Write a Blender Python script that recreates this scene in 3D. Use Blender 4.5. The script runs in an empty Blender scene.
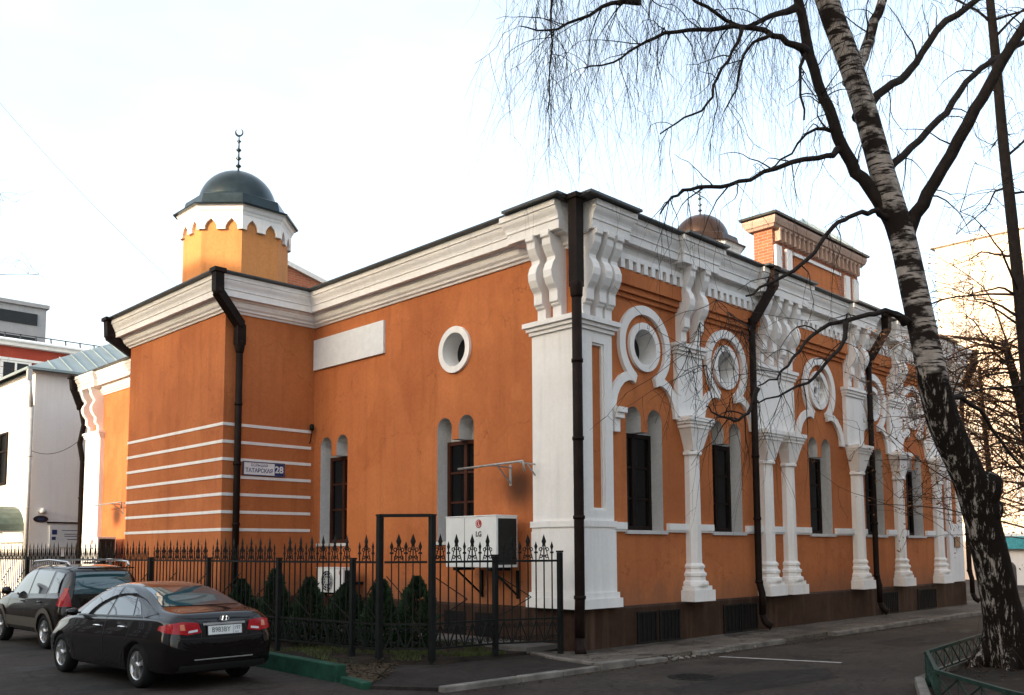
import bpy, bmesh, math, random
from mathutils import Vector, Matrix, geometry
from mathutils.bvhtree import BVHTree

random.seed(7)
scene = bpy.context.scene
COL = scene.collection
PI = math.pi
V = Vector

# ------------------------------------------------------------------ materials
MATS = {}
def nmat(name):
    m = bpy.data.materials.new(name); m.use_nodes = True
    nt = m.node_tree; b = nt.nodes['Principled BSDF']
    MATS[name] = m
    return m, nt, b
def N(nt, typ, **kw):
    n = nt.nodes.new(typ)
    for k, v in kw.items():
        if k in n.inputs: n.inputs[k].default_value = v
        else: setattr(n, k, v)
    return n
def noise(nt, co, scale, detail=4, rough=.6):
    n = N(nt, 'ShaderNodeTexNoise'); n.inputs['Scale'].default_value = scale
    n.inputs['Detail'].default_value = detail; n.inputs['Roughness'].default_value = rough
    nt.links.new(co, n.inputs['Vector']); return n.outputs['Fac']
def ramp(nt, fac, stops):
    r = N(nt, 'ShaderNodeValToRGB'); cr = r.color_ramp
    while len(cr.elements) < len(stops): cr.elements.new(.5)
    for e, (p, c) in zip(cr.elements, stops):
        e.position = p; e.color = (c, c, c, 1) if not hasattr(c, '__len__') else (*c, 1)
    nt.links.new(fac, r.inputs['Fac']); return r.outputs['Color']
def mix(nt, fac, a, b, mode='MIX'):
    n = N(nt, 'ShaderNodeMix', data_type='RGBA', blend_type=mode)
    for sock, val in ((n.inputs[0], fac), (n.inputs[6], a), (n.inputs[7], b)):
        if isinstance(val, (int, float)): sock.default_value = val
        elif isinstance(val, tuple): sock.default_value = (*val, 1)
        else: nt.links.new(val, sock)
    return n.outputs[2]
def coord(nt, scale=(1, 1, 1), kind='Object'):
    tc = N(nt, 'ShaderNodeTexCoord'); mp = N(nt, 'ShaderNodeMapping')
    mp.inputs['Scale'].default_value = scale
    nt.links.new(tc.outputs[kind], mp.inputs['Vector']); return mp.outputs['Vector']
def bump(nt, b, h, strength=.3, dist=.01):
    n = N(nt, 'ShaderNodeBump'); n.inputs['Strength'].default_value = strength
    n.inputs['Distance'].default_value = dist
    nt.links.new(h, n.inputs['Height']); nt.links.new(n.outputs['Normal'], b.inputs['Normal'])
def simple(name, col, rough=.6, metal=0., var=.25, vscale=6., bscale=0., bstr=.2, coat=0., spec=None, stretch=(1, 1, 1), ior=None):
    m, nt, b = nmat(name)
    co = coord(nt, stretch)
    f = noise(nt, co, vscale, 5)
    lo = tuple(c*(1-var) for c in col); hi = tuple(min(1, c*(1+var*.7)) for c in col)
    nt.links.new(mix(nt, ramp(nt, f, [(.3, 0.), (.7, 1.)]), lo, hi), b.inputs['Base Color'])
    b.inputs['Roughness'].default_value = rough; b.inputs['Metallic'].default_value = metal
    if coat: b.inputs['Coat Weight'].default_value = coat; b.inputs['Coat Roughness'].default_value = .03
    if spec is None and rough > .58: spec = .15
    if spec is not None: b.inputs['Specular IOR Level'].default_value = spec
    if ior: b.inputs['IOR'].default_value = ior
    if bscale: bump(nt, b, noise(nt, coord(nt), bscale, 4), bstr, .01)
    return m

def plaster(name, col, dark, stains=(), streaks=.35, fine=(.88, 1.06), patch=0., splash=0.):
    m, nt, b = nmat(name)
    co = coord(nt)
    big = ramp(nt, noise(nt, co, .55, 6, .62), [(.32, 0.), (.72, 1.)])
    c = mix(nt, big, dark, col)
    streak = ramp(nt, noise(nt, coord(nt, (5, 5, .35)), 1.0, 6, .6), [(.5, 0.), (.78, 1.)])
    c = mix(nt, streak, c, mix(nt, streaks, c, tuple(x*.55 for x in dark)))
    if patch:      # repainted, slightly faded fields with wandering edges, and hairline cracks
        pt = ramp(nt, noise(nt, coord(nt, (.8, .8, .55)), .8, 3, .5), [(.50, 0.), (.53, 1.)])
        c = mix(nt, pt, c, mix(nt, patch, c, tuple(min(1, x*1.35+.02) for x in col)))
        vo = N(nt, 'ShaderNodeTexVoronoi', feature='DISTANCE_TO_EDGE'); vo.inputs['Scale'].default_value = .45
        ad = N(nt, 'ShaderNodeVectorMath', operation='ADD'); n3 = N(nt, 'ShaderNodeTexNoise'); n3.inputs['Scale'].default_value = 2.2; n3.inputs['Detail'].default_value = 6
        nt.links.new(co, n3.inputs['Vector']); nt.links.new(co, ad.inputs[0]); nt.links.new(n3.outputs['Color'], ad.inputs[1]); nt.links.new(ad.outputs[0], vo.inputs['Vector'])
        ck = ramp(nt, vo.outputs['Distance'], [(0., .55), (.004, 0.)])
        c = mix(nt, ck, c, tuple(x*.4 for x in dark))
    if splash:     # mud splashed up from the pavement in ragged tongues
        g = N(nt, 'ShaderNodeNewGeometry'); sz = N(nt, 'ShaderNodeSeparateXYZ'); nt.links.new(g.outputs['Position'], sz.inputs[0])
        ma = N(nt, 'ShaderNodeMath', operation='MULTIPLY_ADD'); ma.inputs[1].default_value = -1.6
        nt.links.new(noise(nt, coord(nt, (2.2, 2.2, .9)), 1.3, 7, .7), ma.inputs[0]); nt.links.new(sz.outputs[2], ma.inputs[2])
        sp = N(nt, 'ShaderNodeMapRange'); sp.inputs['From Min'].default_value = .55; sp.inputs['From Max'].default_value = .05; sp.inputs['To Max'].default_value = splash
        nt.links.new(ma.outputs[0], sp.inputs['Value'])
        c = mix(nt, sp.outputs['Result'], c, (.16, .09, .06))
    fine = ramp(nt, noise(nt, co, 14, 5, .7), [(.35, fine[0]), (.75, fine[1])])
    c = mix(nt, 1., c, fine, 'MULTIPLY')
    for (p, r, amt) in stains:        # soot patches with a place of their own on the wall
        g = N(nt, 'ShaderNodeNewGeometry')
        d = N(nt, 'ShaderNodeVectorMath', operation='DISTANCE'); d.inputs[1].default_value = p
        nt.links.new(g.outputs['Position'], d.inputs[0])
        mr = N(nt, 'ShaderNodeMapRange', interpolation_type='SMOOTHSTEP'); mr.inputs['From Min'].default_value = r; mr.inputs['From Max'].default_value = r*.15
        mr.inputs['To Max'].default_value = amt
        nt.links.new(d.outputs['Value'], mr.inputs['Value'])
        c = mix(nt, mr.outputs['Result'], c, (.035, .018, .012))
    nt.links.new(c, b.inputs['Base Color'])
    b.inputs['Roughness'].default_value = .9; b.inputs['Specular IOR Level'].default_value = .2
    mm = N(nt, 'ShaderNodeMath', operation='ADD')
    nt.links.new(noise(nt, co, 90, 3), mm.inputs[0]); nt.links.new(noise(nt, co, 9, 3), mm.inputs[1])
    bump(nt, b, mm.outputs[0], .35, .008)
    return m

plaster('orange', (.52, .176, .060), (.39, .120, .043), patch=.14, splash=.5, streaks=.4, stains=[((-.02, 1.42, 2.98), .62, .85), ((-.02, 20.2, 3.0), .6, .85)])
plaster('white', (.86, .85, .84), (.77, .75, .725), streaks=.28, fine=(.95, 1.02))
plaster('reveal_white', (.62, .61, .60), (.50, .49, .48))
plaster('pale_wall', (.80, .785, .77), (.74, .72, .70), streaks=.2, fine=(.95, 1.02))
plaster('peach_wall', (.86, .70, .57), (.82, .65, .52))
plaster('red_wall', (.42, .075, .045), (.34, .06, .04))
plaster('grey_concrete', (.42, .43, .44), (.34, .35, .37))
plaster('drum_orange', (.62, .27, .095), (.56, .23, .08))
def stone_plinth():
    m, nt, b = nmat('plinth_stone')
    co = coord(nt)
    f = ramp(nt, noise(nt, co, 3.5, 8, .7), [(.3, 0.), (.7, 1.)])
    c = mix(nt, f, (.032, .016, .010), (.062, .032, .020))
    sp = ramp(nt, noise(nt, co, 60, 3, .6), [(.42, .75), (.7, 1.2)])
    c = mix(nt, 1., c, sp, 'MULTIPLY')
    st = ramp(nt, noise(nt, coord(nt, (4, 4, .3)), 1.2, 5), [(.52, 0.), (.75, 1.)])
    c = mix(nt, st, c, (.095, .058, .040))
    # slab joints
    sx = N(nt, 'ShaderNodeSeparateXYZ'); nt.links.new(co, sx.inputs[0])
    ad = N(nt, 'ShaderNodeMath', operation='ADD'); nt.links.new(sx.outputs[0], ad.inputs[0]); nt.links.new(sx.outputs[1], ad.inputs[1])
    fr = N(nt, 'ShaderNodeMath', operation='PINGPONG'); fr.inputs[1].default_value = .42; nt.links.new(ad.outputs[0], fr.inputs[0])
    j = ramp(nt, fr.outputs[0], [(0., 1.), (.012, 0.)])
    c = mix(nt, j, c, (.03, .018, .013))
    nt.links.new(c, b.inputs['Base Color']); b.inputs['Roughness'].default_value = .7; b.inputs['Specular IOR Level'].default_value = .15
    bump(nt, b, noise(nt, co, 30, 4), .3, .006)
stone_plinth()
def brick(name, c1, c2, mortar, scale=1.):
    m, nt, b = nmat(name)
    tc = N(nt, 'ShaderNodeTexCoord'); sx = N(nt, 'ShaderNodeSeparateXYZ'); nt.links.new(tc.outputs['Object'], sx.inputs[0])
    ad = N(nt, 'ShaderNodeMath', operation='ADD'); nt.links.new(sx.outputs[0], ad.inputs[0]); nt.links.new(sx.outputs[1], ad.inputs[1])
    cb = N(nt, 'ShaderNodeCombineXYZ'); nt.links.new(ad.outputs[0], cb.inputs[0]); nt.links.new(sx.outputs[2], cb.inputs[1])
    br = N(nt, 'ShaderNodeTexBrick'); nt.links.new(cb.outputs[0], br.inputs['Vector'])
    br.inputs['Scale'].default_value = scale; br.inputs['Color1'].default_value = (*c1, 1); br.inputs['Color2'].default_value = (*c2, 1)
    br.inputs['Mortar'].default_value = (*mortar, 1); br.inputs['Brick Width'].default_value = .25; br.inputs['Row Height'].default_value = .075
    br.inputs['Mortar Size'].default_value = .008
    nt.links.new(br.outputs['Color'], b.inputs['Base Color']); b.inputs['Roughness'].default_value = .9
    bump(nt, b, br.outputs['Fac'], -.3, .006)
brick('attic_brick', (.30, .085, .038), (.40, .12, .05), (.34, .22, .16))
simple('roof_dark', (.040, .046, .048), .45, .3, .35, 3)
simple('roof_blue', (.24, .30, .31), .45, .2, .18, 1.2)
simple('roof_snow', (.74, .77, .80), .8, 0, .15, 1.0)
simple('dome_metal', (.026, .040, .044), .28, .6, .45, 2.2, 5, .1)
simple('dome_copper', (.055, .029, .018), .35, .6, .4, 2.0)
simple('pipe_brown', (.013, .0075, .006), .65, 0, .4, 4, spec=.12)
simple('pipe_grey', (.48, .48, .47), .5, .3, .2, 4)
simple('iron', (.007, .008, .0075), .6, 0, .4, 9, spec=.2)
simple('iron_green', (.012, .030, .022), .6, 0, .4, 9, spec=.25)
simple('wood_dark', (.014, .008, .006), .6, 0, .4, 8, spec=.15, stretch=(1, 1, .2))
simple('wood_red', (.055, .018, .010), .6, 0, .4, 8, stretch=(1, 1, .2))
simple('void_dark', (.010, .009, .009), .7)
simple('glass_dark', (.006, .006, .007), .10, 0, .2, 3, spec=.22)
simple('glass_round', (.014, .015, .017), .3, 0, .3, 3, spec=.3)
simple('glass_pale', (.42, .36, .32), .25, 0, .2, 1.5)  # pale base colour paints in the bright reflection on the far windows
simple('grey_dark', (.085, .082, .08), .9, 0, .2, 1)
simple('car_paint', (.0045, .0030, .0030), .3, .0, .15, 3, coat=1., spec=.05)
simple('car_paint_brown', (.010, .007, .005), .3, .1, .15, 3, coat=.9, spec=.05)
simple('car_paint_red', (.09, .012, .012), .2, .0, .15, 3, coat=1.)
simple('car_cladding', (.085, .075, .062), .5, .1, .15, 8)
simple('car_glass', (.006, .012, .014), .03, 0., .1, 3, spec=.6, coat=1., ior=1.6)
simple('car_glass_rear', (.030, .085, .10), .04, 0., .35, 2.5, spec=.9, coat=1.)
simple('black_plastic', (.012, .012, .012), .5, 0, .2, 9)
simple('rubber', (.014, .014, .014), .85, 0, .3, 12)
plaster('attic_trim', (.50, .36, .29), (.38, .25, .19))
simple('alloy', (.62, .62, .62), .28, .9, .15, 6)
simple('chrome', (.8, .8, .8), .08, 1., .05, 5)
simple('lamp_red', (.36, .004, .010), .22, 0, .25, 25, coat=.15, spec=.3)
simple('lamp_amber', (.62, .20, .10), .2, 0, .2, 25, coat=.2)
simple('lamp_clear', (.70, .70, .72), .1, 0, .1, 25, coat=1.)
simple('plate_white', (.72, .73, .72), .45, 0, .08, 8)
simple('ink_black', (.010, .010, .010), .5)
simple('ink_blue', (.03, .055, .16), .5)
simple('sign_white', (.70, .73, .76), .4, 0, .08, 8)
simple('sign_blue', (.018, .035, .13), .4)
simple('sign_red', (.42, .02, .02), .4)
simple('ac_white', (.70, .71, .70), .45, 0, .08, 3)
simple('ac_dark', (.022, .021, .020), .6, 0, .3, 30)
simple('steel_grey', (.35, .35, .34), .45, .5, .25, 8)
simple('board_grey', (.62, .63, .63), .6, 0, .06, 4)
simple('kerb_green', (.014, .060, .038), .7, 0, .45, 5, 30, .4)
simple('fence_green', (.013, .034, .025), .6, 0, .45, 8, spec=.25)
simple('kerb_stone', (.17, .155, .138), .9, 0, .45, 3.5, 25, .5)
simple('concrete_slab', (.125, .115, .105), .9, 0, .35, 2.2, 30, .4)
simple('soil', (.021, .016, .012), .95, 0, .5, 4, 12, .9)
simple('leaf_litter', (.062, .045, .028), .9, 0, .5, 7)
simple('thuja_green', (.030, .060, .026), .8, 0, .6, 11, spec=.2)
simple('grass_green', (.070, .085, .028), .8, 0, .5, 5)
simple('dry_leaf', (.16, .075, .030), .85, 0, .5, 5)
simple('twig_dark', (.022, .017, .015), .85, 0, .4, 9)
simple('twig_brown', (.055, .032, .022), .85, 0, .4, 9)
simple('cable_black', (.02, .02, .02), .6)
simple('canopy_green', (.075, .11, .09), .5, 0, .3, 5)
simple('paint_line', (.40, .385, .36), .8, 0, .35, 9)
simple('teal_panel', (.05, .30, .36), .4)

def asphalt(name, base, wet=True):
    m, nt, b = nmat(name)
    co = coord(nt)
    big = ramp(nt, noise(nt, co, .35, 7, .65), [(.30, 0.), (.70, 1.)])
    c = mix(nt, big, tuple(x*.55 for x in base), tuple(x*1.4 for x in base))
    sp = ramp(nt, noise(nt, co, 55, 4, .75), [(.35, .62), (.70, 1.45)])
    c = mix(nt, 1., c, sp, 'MULTIPLY')
    md = ramp(nt, noise(nt, co, 9, 6, .85), [(.34, .55), (.68, 1.5)])
    c = mix(nt, 1., c, md, 'MULTIPLY')
    st = ramp(nt, noise(nt, coord(nt, (.55, 1.5, 1)), 1.1, 6, .6), [(.52, 0.), (.62, 1.)])
    c = mix(nt, st, c, mix(nt, .62, c, (.012, .011, .010)))
    cr = N(nt, 'ShaderNodeTexVoronoi', feature='DISTANCE_TO_EDGE'); cr.inputs['Scale'].default_value = .55
    wv = N(nt, 'ShaderNodeVectorMath', operation='ADD'); nt.links.new(co, wv.inputs[0])
    nz = N(nt, 'ShaderNodeTexNoise'); nz.inputs['Scale'].default_value = 1.6; nz.inputs['Detail'].default_value = 6; nt.links.new(co, nz.inputs['Vector'])
    nt.links.new(nz.outputs['Color'], wv.inputs[1]); nt.links.new(wv.outputs[0], cr.inputs['Vector'])
    ck = ramp(nt, cr.outputs['Distance'], [(0., 1.), (.010, 0.)])
    c = mix(nt, ck, c, (.010, .009, .008))
    nt.links.new(c, b.inputs['Base Color'])
    r = ramp(nt, st, [(0., .88), (1., .62)]); nt.links.new(r, b.inputs['Roughness'])
    b.inputs['Specular IOR Level'].default_value = .15
    bump(nt, b, noise(nt, co, 70, 4, .7), .55, .012)
asphalt('asphalt', (.043, .036, .030))
asphalt('asphalt_patch', (.026, .023, .021))
asphalt('asphalt_path', (.030, .025, .022))
asphalt('pavement', (.110, .094, .079))

def bark():
    m, nt, b = nmat('birch_bark')
    co = coord(nt)
    # pale papery bark with short dark horizontal lenticels
    base = mix(nt, ramp(nt, noise(nt, co, 5, 5), [(.3, 0.), (.7, 1.)]), (.42, .37, .34), (.64, .59, .55))
    ln = ramp(nt, noise(nt, coord(nt, (2.2, 2.2, 17)), 1.5, 4, .6), [(.50, 0.), (.57, 1.)])
    c = mix(nt, ln, base, (.035, .026, .022))
    sc = ramp(nt, noise(nt, coord(nt, (1.3, 1.3, 2.6)), 1.2, 5, .6), [(.47, 0.), (.55, 1.)])
    c = mix(nt, sc, c, (.030, .023, .020))
    # old cracked foot: black ridges with white remnants standing upright
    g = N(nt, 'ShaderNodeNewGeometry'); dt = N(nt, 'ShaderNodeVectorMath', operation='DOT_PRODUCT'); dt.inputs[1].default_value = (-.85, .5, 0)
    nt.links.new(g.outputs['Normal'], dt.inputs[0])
    side = N(nt, 'ShaderNodeMath', operation='MULTIPLY_ADD'); side.inputs[1].default_value = .055      # white remnants are more frequent on one side
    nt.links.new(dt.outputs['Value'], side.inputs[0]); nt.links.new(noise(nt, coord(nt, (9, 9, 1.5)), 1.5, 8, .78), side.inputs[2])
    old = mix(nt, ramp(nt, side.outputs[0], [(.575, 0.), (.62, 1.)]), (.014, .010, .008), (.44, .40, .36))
    sx = N(nt, 'ShaderNodeSeparateXYZ'); nt.links.new(co, sx.inputs[0])
    wob = N(nt, 'ShaderNodeMath', operation='MULTIPLY_ADD'); wob.inputs[1].default_value = 3.4
    nt.links.new(noise(nt, co, 1.4, 4), wob.inputs[0]); nt.links.new(sx.outputs[2], wob.inputs[2])
    hb = N(nt, 'ShaderNodeMapRange'); hb.inputs['From Min'].default_value = 5.6; hb.inputs['From Max'].default_value = 5.9
    nt.links.new(wob.outputs[0], hb.inputs['Value'])
    c = mix(nt, hb.outputs['Result'], old, c)
    nt.links.new(c, b.inputs['Base Color']); b.inputs['Roughness'].default_value = .9; b.inputs['Specular IOR Level'].default_value = .1
    bump(nt, b, noise(nt, coord(nt, (7, 7, 2)), 2.5, 7, .75), 1., .11)
bark()

# ------------------------------------------------------------------ mesh builder
class MB:
    def __init__(s): s.v = []; s.f = []; s.m = []; s.sm = []
    def add(s, verts, faces, mi=0, smooth=False):
        o = len(s.v); s.v += [tuple(p) for p in verts]
        for f in faces:
            s.f.append([o+i for i in f]); s.m.append(mi); s.sm.append(smooth)
    def box(s, x0, x1, y0, y1, z0, z1, mi=0, fn=None):
        P = [(x, y, z) for z in (z0, z1) for y in (y0, y1) for x in (x0, x1)]
        if fn: P = [fn(*p) for p in P]
        s.add(P, [(0, 2, 3, 1), (4, 5, 7, 6), (0, 1, 5, 4), (2, 6, 7, 3), (0, 4, 6, 2), (1, 3, 7, 5)], mi)
    def bar(s, a, b, w, h=None, mi=0, up=V((0, 0, 1))):
        a = V(a); b = V(b); h = h or w
        d = (b-a).normalized(); 
        if abs(d.dot(up)) > .98: up = V((0, 1, 0))
        r = d.cross(up).normalized(); u = r.cross(d)
        P = [p + r*sx*w/2 + u*sz*h/2 for p in (a, b) for sx, sz in ((-1, -1), (1, -1), (1, 1), (-1, 1))]
        s.add(P, [(0, 1, 2, 3), (7, 6, 5, 4), (0, 4, 5, 1), (1, 5, 6, 2), (2, 6, 7, 3), (3, 7, 4, 0)], mi)
    def prism(s, poly, fn, d0, d1, mi=0, mi_side=None, cap0=True, cap1=True, holes=()):
        loops = [list(poly)] + [list(h) for h in holes]
        flat = [p for l in loops for p in l]
        tri = geometry.tessellate_polygon([[V((p[0], p[1], 0)) for p in l] for l in loops])
        if cap1: s.add([fn(p[0], p[1], d1) for p in flat], [tuple(t) for t in tri], mi)
        if cap0: s.add([fn(p[0], p[1], d0) for p in flat], [tuple(reversed(t)) for t in tri], mi)
        ms = mi if mi_side is None else mi_side
        if d0 != d1:
            for l in loops:
                n = len(l)
                s.add([fn(p[0], p[1], d0) for p in l] + [fn(p[0], p[1], d1) for p in l],
                      [(i, (i+1) % n, n+(i+1) % n, n+i) for i in range(n)], ms)
    def tube(s, path, rad, n=6, mi=0, cap=True, smooth=True):
        path = [V(p) for p in path]; k = len(path)
        if not hasattr(rad, '__len__'): rad = [rad]*k
        P = []; prev = None
        for i, p in enumerate(path):
            d = (path[min(i+1, k-1)] - path[max(i-1, 0)])
            d = d.normalized() if d.length > 1e-9 else V((0, 0, 1))
            if prev is None:
                a = d.cross(V((0, 0, 1)) if abs(d.z) < .9 else V((1, 0, 0))).normalized()
            else:
                a = (prev - d*prev.dot(d))
                a = a.normalized() if a.length > 1e-6 else d.orthogonal().normalized()
            prev = a; b = d.cross(a)
            for j in range(n):
                t = 2*PI*j/n; P.append(p + (a*math.cos(t) + b*math.sin(t))*rad[i])
        F = [(i*n+j, i*n+(j+1) % n, (i+1)*n+(j+1) % n, (i+1)*n+j) for i in range(k-1) for j in range(n)]
        if cap and n > 3: F += [tuple(reversed(range(n))), tuple((k-1)*n+j for j in range(n))]
        s.add(P, F, mi, smooth)
    def lathe(s, prof, c=(0, 0, 0), n=24, mi=0, smooth=True, axis=None, rot=0., cap=True):
        c = V(c); P = []
        for r, z in prof:
            for j in range(n):
                t = 2*PI*j/n + rot
                q = V((r*math.cos(t), r*math.sin(t), z))
                if axis == 'x': q = V((q.z, q.x, q.y))
                elif axis == 'y': q = V((q.x, q.z, q.y))
                P.append(c+q)
        k = len(prof)
        F = [(i*n+j, i*n+(j+1) % n, (i+1)*n+(j+1) % n, (i+1)*n+j) for i in range(k-1) for j in range(n)]
        if cap: F += [tuple(reversed(range(n))), tuple((k-1)*n+j for j in range(n))]
        s.add(P, F, mi, smooth)
    def sweep(s, path, prof, mi=0, closed=False, side=1):
        """profile (out, z) swept along a plan polyline with mitred corners; outward = right of travel * side"""
        k = len(path); P = []; m = len(prof)
        def nrm(a, b):
            d = V((b[0]-a[0], b[1]-a[1])).normalized(); return V((d.y, -d.x))*side
        for i, p in enumerate(path):
            ns = []
            if i > 0 or closed: ns.append(nrm(path[i-1], p))
            if i < k-1 or closed: ns.append(nrm(p, path[(i+1) % k]))
            if len(ns) == 2: q = (ns[0]+ns[1]); q = q/max(.2, (1+ns[0].dot(ns[1])))
            else: q = ns[0]
            for o, z in prof: P.append((p[0]+q.x*o, p[1]+q.y*o, z))
        F = []
        for i in range(k if closed else k-1):
            i2 = (i+1) % k
            for j in range(m-1): F.append((i*m+j, i2*m+j, i2*m+j+1, i*m+j+1))
        s.add(P, F, mi)
        if not closed:
            for i in (0, k-1):
                tri = geometry.tessellate_polygon([[V((o, z, 0)) for o, z in prof]])
                s.add([P[i*m+j] for j in range(m)], [tuple(t) for t in tri], mi)
    def text(s, body, size, fn, mi=0, align='CENTER', d=.004, bold=0.):
        cu = bpy.data.curves.new('lettering', 'FONT'); cu.body = body; cu.size = size
        cu.align_x = align; cu.align_y = 'CENTER'; cu.resolution_u = 3; cu.offset = bold
        ob = bpy.data.objects.new('lettering', cu); COL.objects.link(ob)
        dg = bpy.context.evaluated_depsgraph_get(); dg.update()
        me = bpy.data.meshes.new_from_object(ob.evaluated_get(dg))
        s.add([fn(v.co.x, v.co.y, d) for v in me.vertices], [tuple(p.vertices) for p in me.polygons], mi)
        bpy.data.objects.remove(ob); bpy.data.curves.remove(cu); bpy.data.meshes.remove(me)
    def build(s, name, mats, parent=None, recalc=True, bevel=0., loc=None):
        if isinstance(mats, str): mats = [mats]
        me = bpy.data.meshes.new(name); me.from_pydata(s.v, [], s.f)
        for m in mats: me.materials.append(MATS[m])
        me.polygons.foreach_set('material_index', s.m)
        me.polygons.foreach_set('use_smooth', s.sm)
        if recalc:
            bm = bmesh.new(); bm.from_mesh(me)
            bmesh.ops.remove_doubles(bm, verts=bm.verts, dist=1e-5) if any(s.sm) and len(s.v) < 60000 else None
            bmesh.ops.recalc_face_normals(bm, faces=bm.faces); bm.to_mesh(me); bm.free()
        me.update()
        o = bpy.data.objects.new(name, me); COL.objects.link(o)
        if parent: o.parent = parent
        if loc: o.location = loc
        if bevel:
            md = o.modifiers.new('edge', 'BEVEL'); md.width = bevel; md.segments = 2; md.limit_method = 'ANGLE'; md.angle_limit = math.radians(40)
        return o

def tag(o, label=None, cat=None, group=None, kind=None):
    if label: o['label'] = label
    if cat: o['category'] = cat
    if group: o['group'] = group
    if kind: o['kind'] = kind
    return o
def empty(name, loc=(0, 0, 0), rz=0., label=None, cat=None, group=None):
    o = bpy.data.objects.new(name, None); COL.objects.link(o)
    o.location = loc; o.rotation_euler = (0, 0, rz); o.empty_display_size = .2
    return tag(o, label, cat, group)
def copy_tree(o, parent=None):
    c = o.copy(); COL.objects.link(c)
    if parent: c.parent = parent
    for ch in list(o.children): copy_tree(ch, c)
    return c
def arc(cx, cy, rx, ry, a0, a1, n=12):
    return [(cx+rx*math.cos(math.radians(a0+(a1-a0)*i/n)), cy+ry*math.sin(math.radians(a0+(a1-a0)*i/n))) for i in range(n+1)]

# facade frames: (along, up, outwards) -> world
def FR(u, v, d): return (u, -d, v)               # street facade, plane y = 0
def FL(u, v, d): return (-d, u, v)               # courtyard facade, plane x = 0
AX, AY0, AY1 = -2.34, 8.42, 13.65                # the annex block
def FA(u, v, d): return (AX-d, u, v)             # annex, face towards the cars
def FB(u, v, d): return (u, AY0-d, v)            # annex, face with the street sign

# ------------------------------------------------------------------ camera
CAMP = V((-12.0763, -10.6217, 1.8)); FPX, CYP = 920.9, 468.5
yaw, pitch, roll = .79209, .08841, -.00471
_f = V((math.cos(pitch)*math.cos(yaw), math.cos(pitch)*math.sin(yaw), math.sin(pitch)))
_r = V((math.sin(yaw), -math.cos(yaw), 0)); _u = _r.cross(_f)
_r2 = _r*math.cos(roll) + _u*math.sin(roll); _u2 = -_r*math.sin(roll) + _u*math.cos(roll)
cam = bpy.data.cameras.new('camera'); co_ = bpy.data.objects.new('camera', cam); COL.objects.link(co_)
Mx = Matrix((_r2, _u2, -_f)).transposed().to_4x4(); Mx.translation = CAMP
co_.matrix_world = Mx
cam.sensor_width = 36; cam.lens = 36*FPX/1024; cam.clip_end = 2000; cam.clip_start = .05
cam.shift_y = (CYP-347.5)/1024
scene.camera = co_
def at(px, py, depth):
    """a point in the place: looked up once from where it shows and how far away it stands"""
    return CAMP + (_f + _r2*((px-512)/FPX) + _u2*(-(py-CYP)/FPX))*depth

# ------------------------------------------------------------------ daylight
SUN_AZ, SUN_EL = 181., 12.5                      # direction towards the sun
world = bpy.data.worlds.new('World'); scene.world = world; world.use_nodes = True
nt = world.node_tree; bg = nt.nodes['Background']
sky = nt.nodes.new('ShaderNodeTexSky'); sky.sky_type = 'NISHITA'; sky.sun_disc = False
sky.sun_elevation = math.radians(SUN_EL); sky.sun_rotation = math.radians(90-SUN_AZ)
sky.air_density = 1.0; sky.dust_density = 5.0; sky.ozone_density = 1.0
tc = nt.nodes.new('ShaderNodeTexCoord')
# thin high cloud veil over the blue
nz = nt.nodes.new('ShaderNodeTexNoise'); nz.inputs['Scale'].default_value = 1.8; nz.inputs['Detail'].default_value = 6
mp = nt.nodes.new('ShaderNodeMapping'); mp.inputs['Scale'].default_value = (1, 1, 2.5)
nt.links.new(tc.outputs['Generated'], mp.inputs['Vector']); nt.links.new(mp.outputs['Vector'], nz.inputs['Vector'])
veil = ramp(nt, nz.outputs['Fac'], [(.25, .15), (.75, .45)])
skyc = mix(nt, veil, sky.outputs['Color'], (4.3, 4.6, 4.7))
nt.links.new(skyc, bg.inputs['Color']); bg.inputs['Strength'].default_value = .15
sl = bpy.data.lights.new('sun', 'SUN'); sl.energy = 2.1; sl.angle = math.radians(.6); sl.color = (1, .80, .58)
so = bpy.data.objects.new('sun', sl); COL.objects.link(so)
sd = V((math.cos(math.radians(SUN_AZ))*math.cos(math.radians(SUN_EL)), math.sin(math.radians(SUN_AZ))*math.cos(math.radians(SUN_EL)), math.sin(math.radians(SUN_EL))))
so.rotation_euler = sd.to_track_quat('Z', 'Y').to_euler(); so.location = (-30, -20, 30)
vs = scene.view_settings; vs.view_transform = 'Standard'; vs.look = 'None'; vs.gamma = 1; vs.use_curve_mapping = False
vs.exposure = 1.75
scene.cycles.max_bounces = 6; scene.cycles.use_denoising = True
# ================================================================== the mosque
BX, BY = 18.0, 23.0                              # lengths of the two main fronts
mosque = empty('mosque', (0, 0, 0), 0, 'long terracotta and white mosque with keyhole window surrounds and a dark-domed drum', 'mosque')
ZP, ZS = .78, 4.26                               # plinth top, arch spring
BAYS = [(1.95, 1.0), (4.80, .98), (8.93, 1.12), (11.92, .86), (14.53, .95)]
COLS = [(3.40, .165), (6.26, .165), (7.22, .165), (10.72, .18), (13.25, .165), (15.98, .165)]

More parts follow.
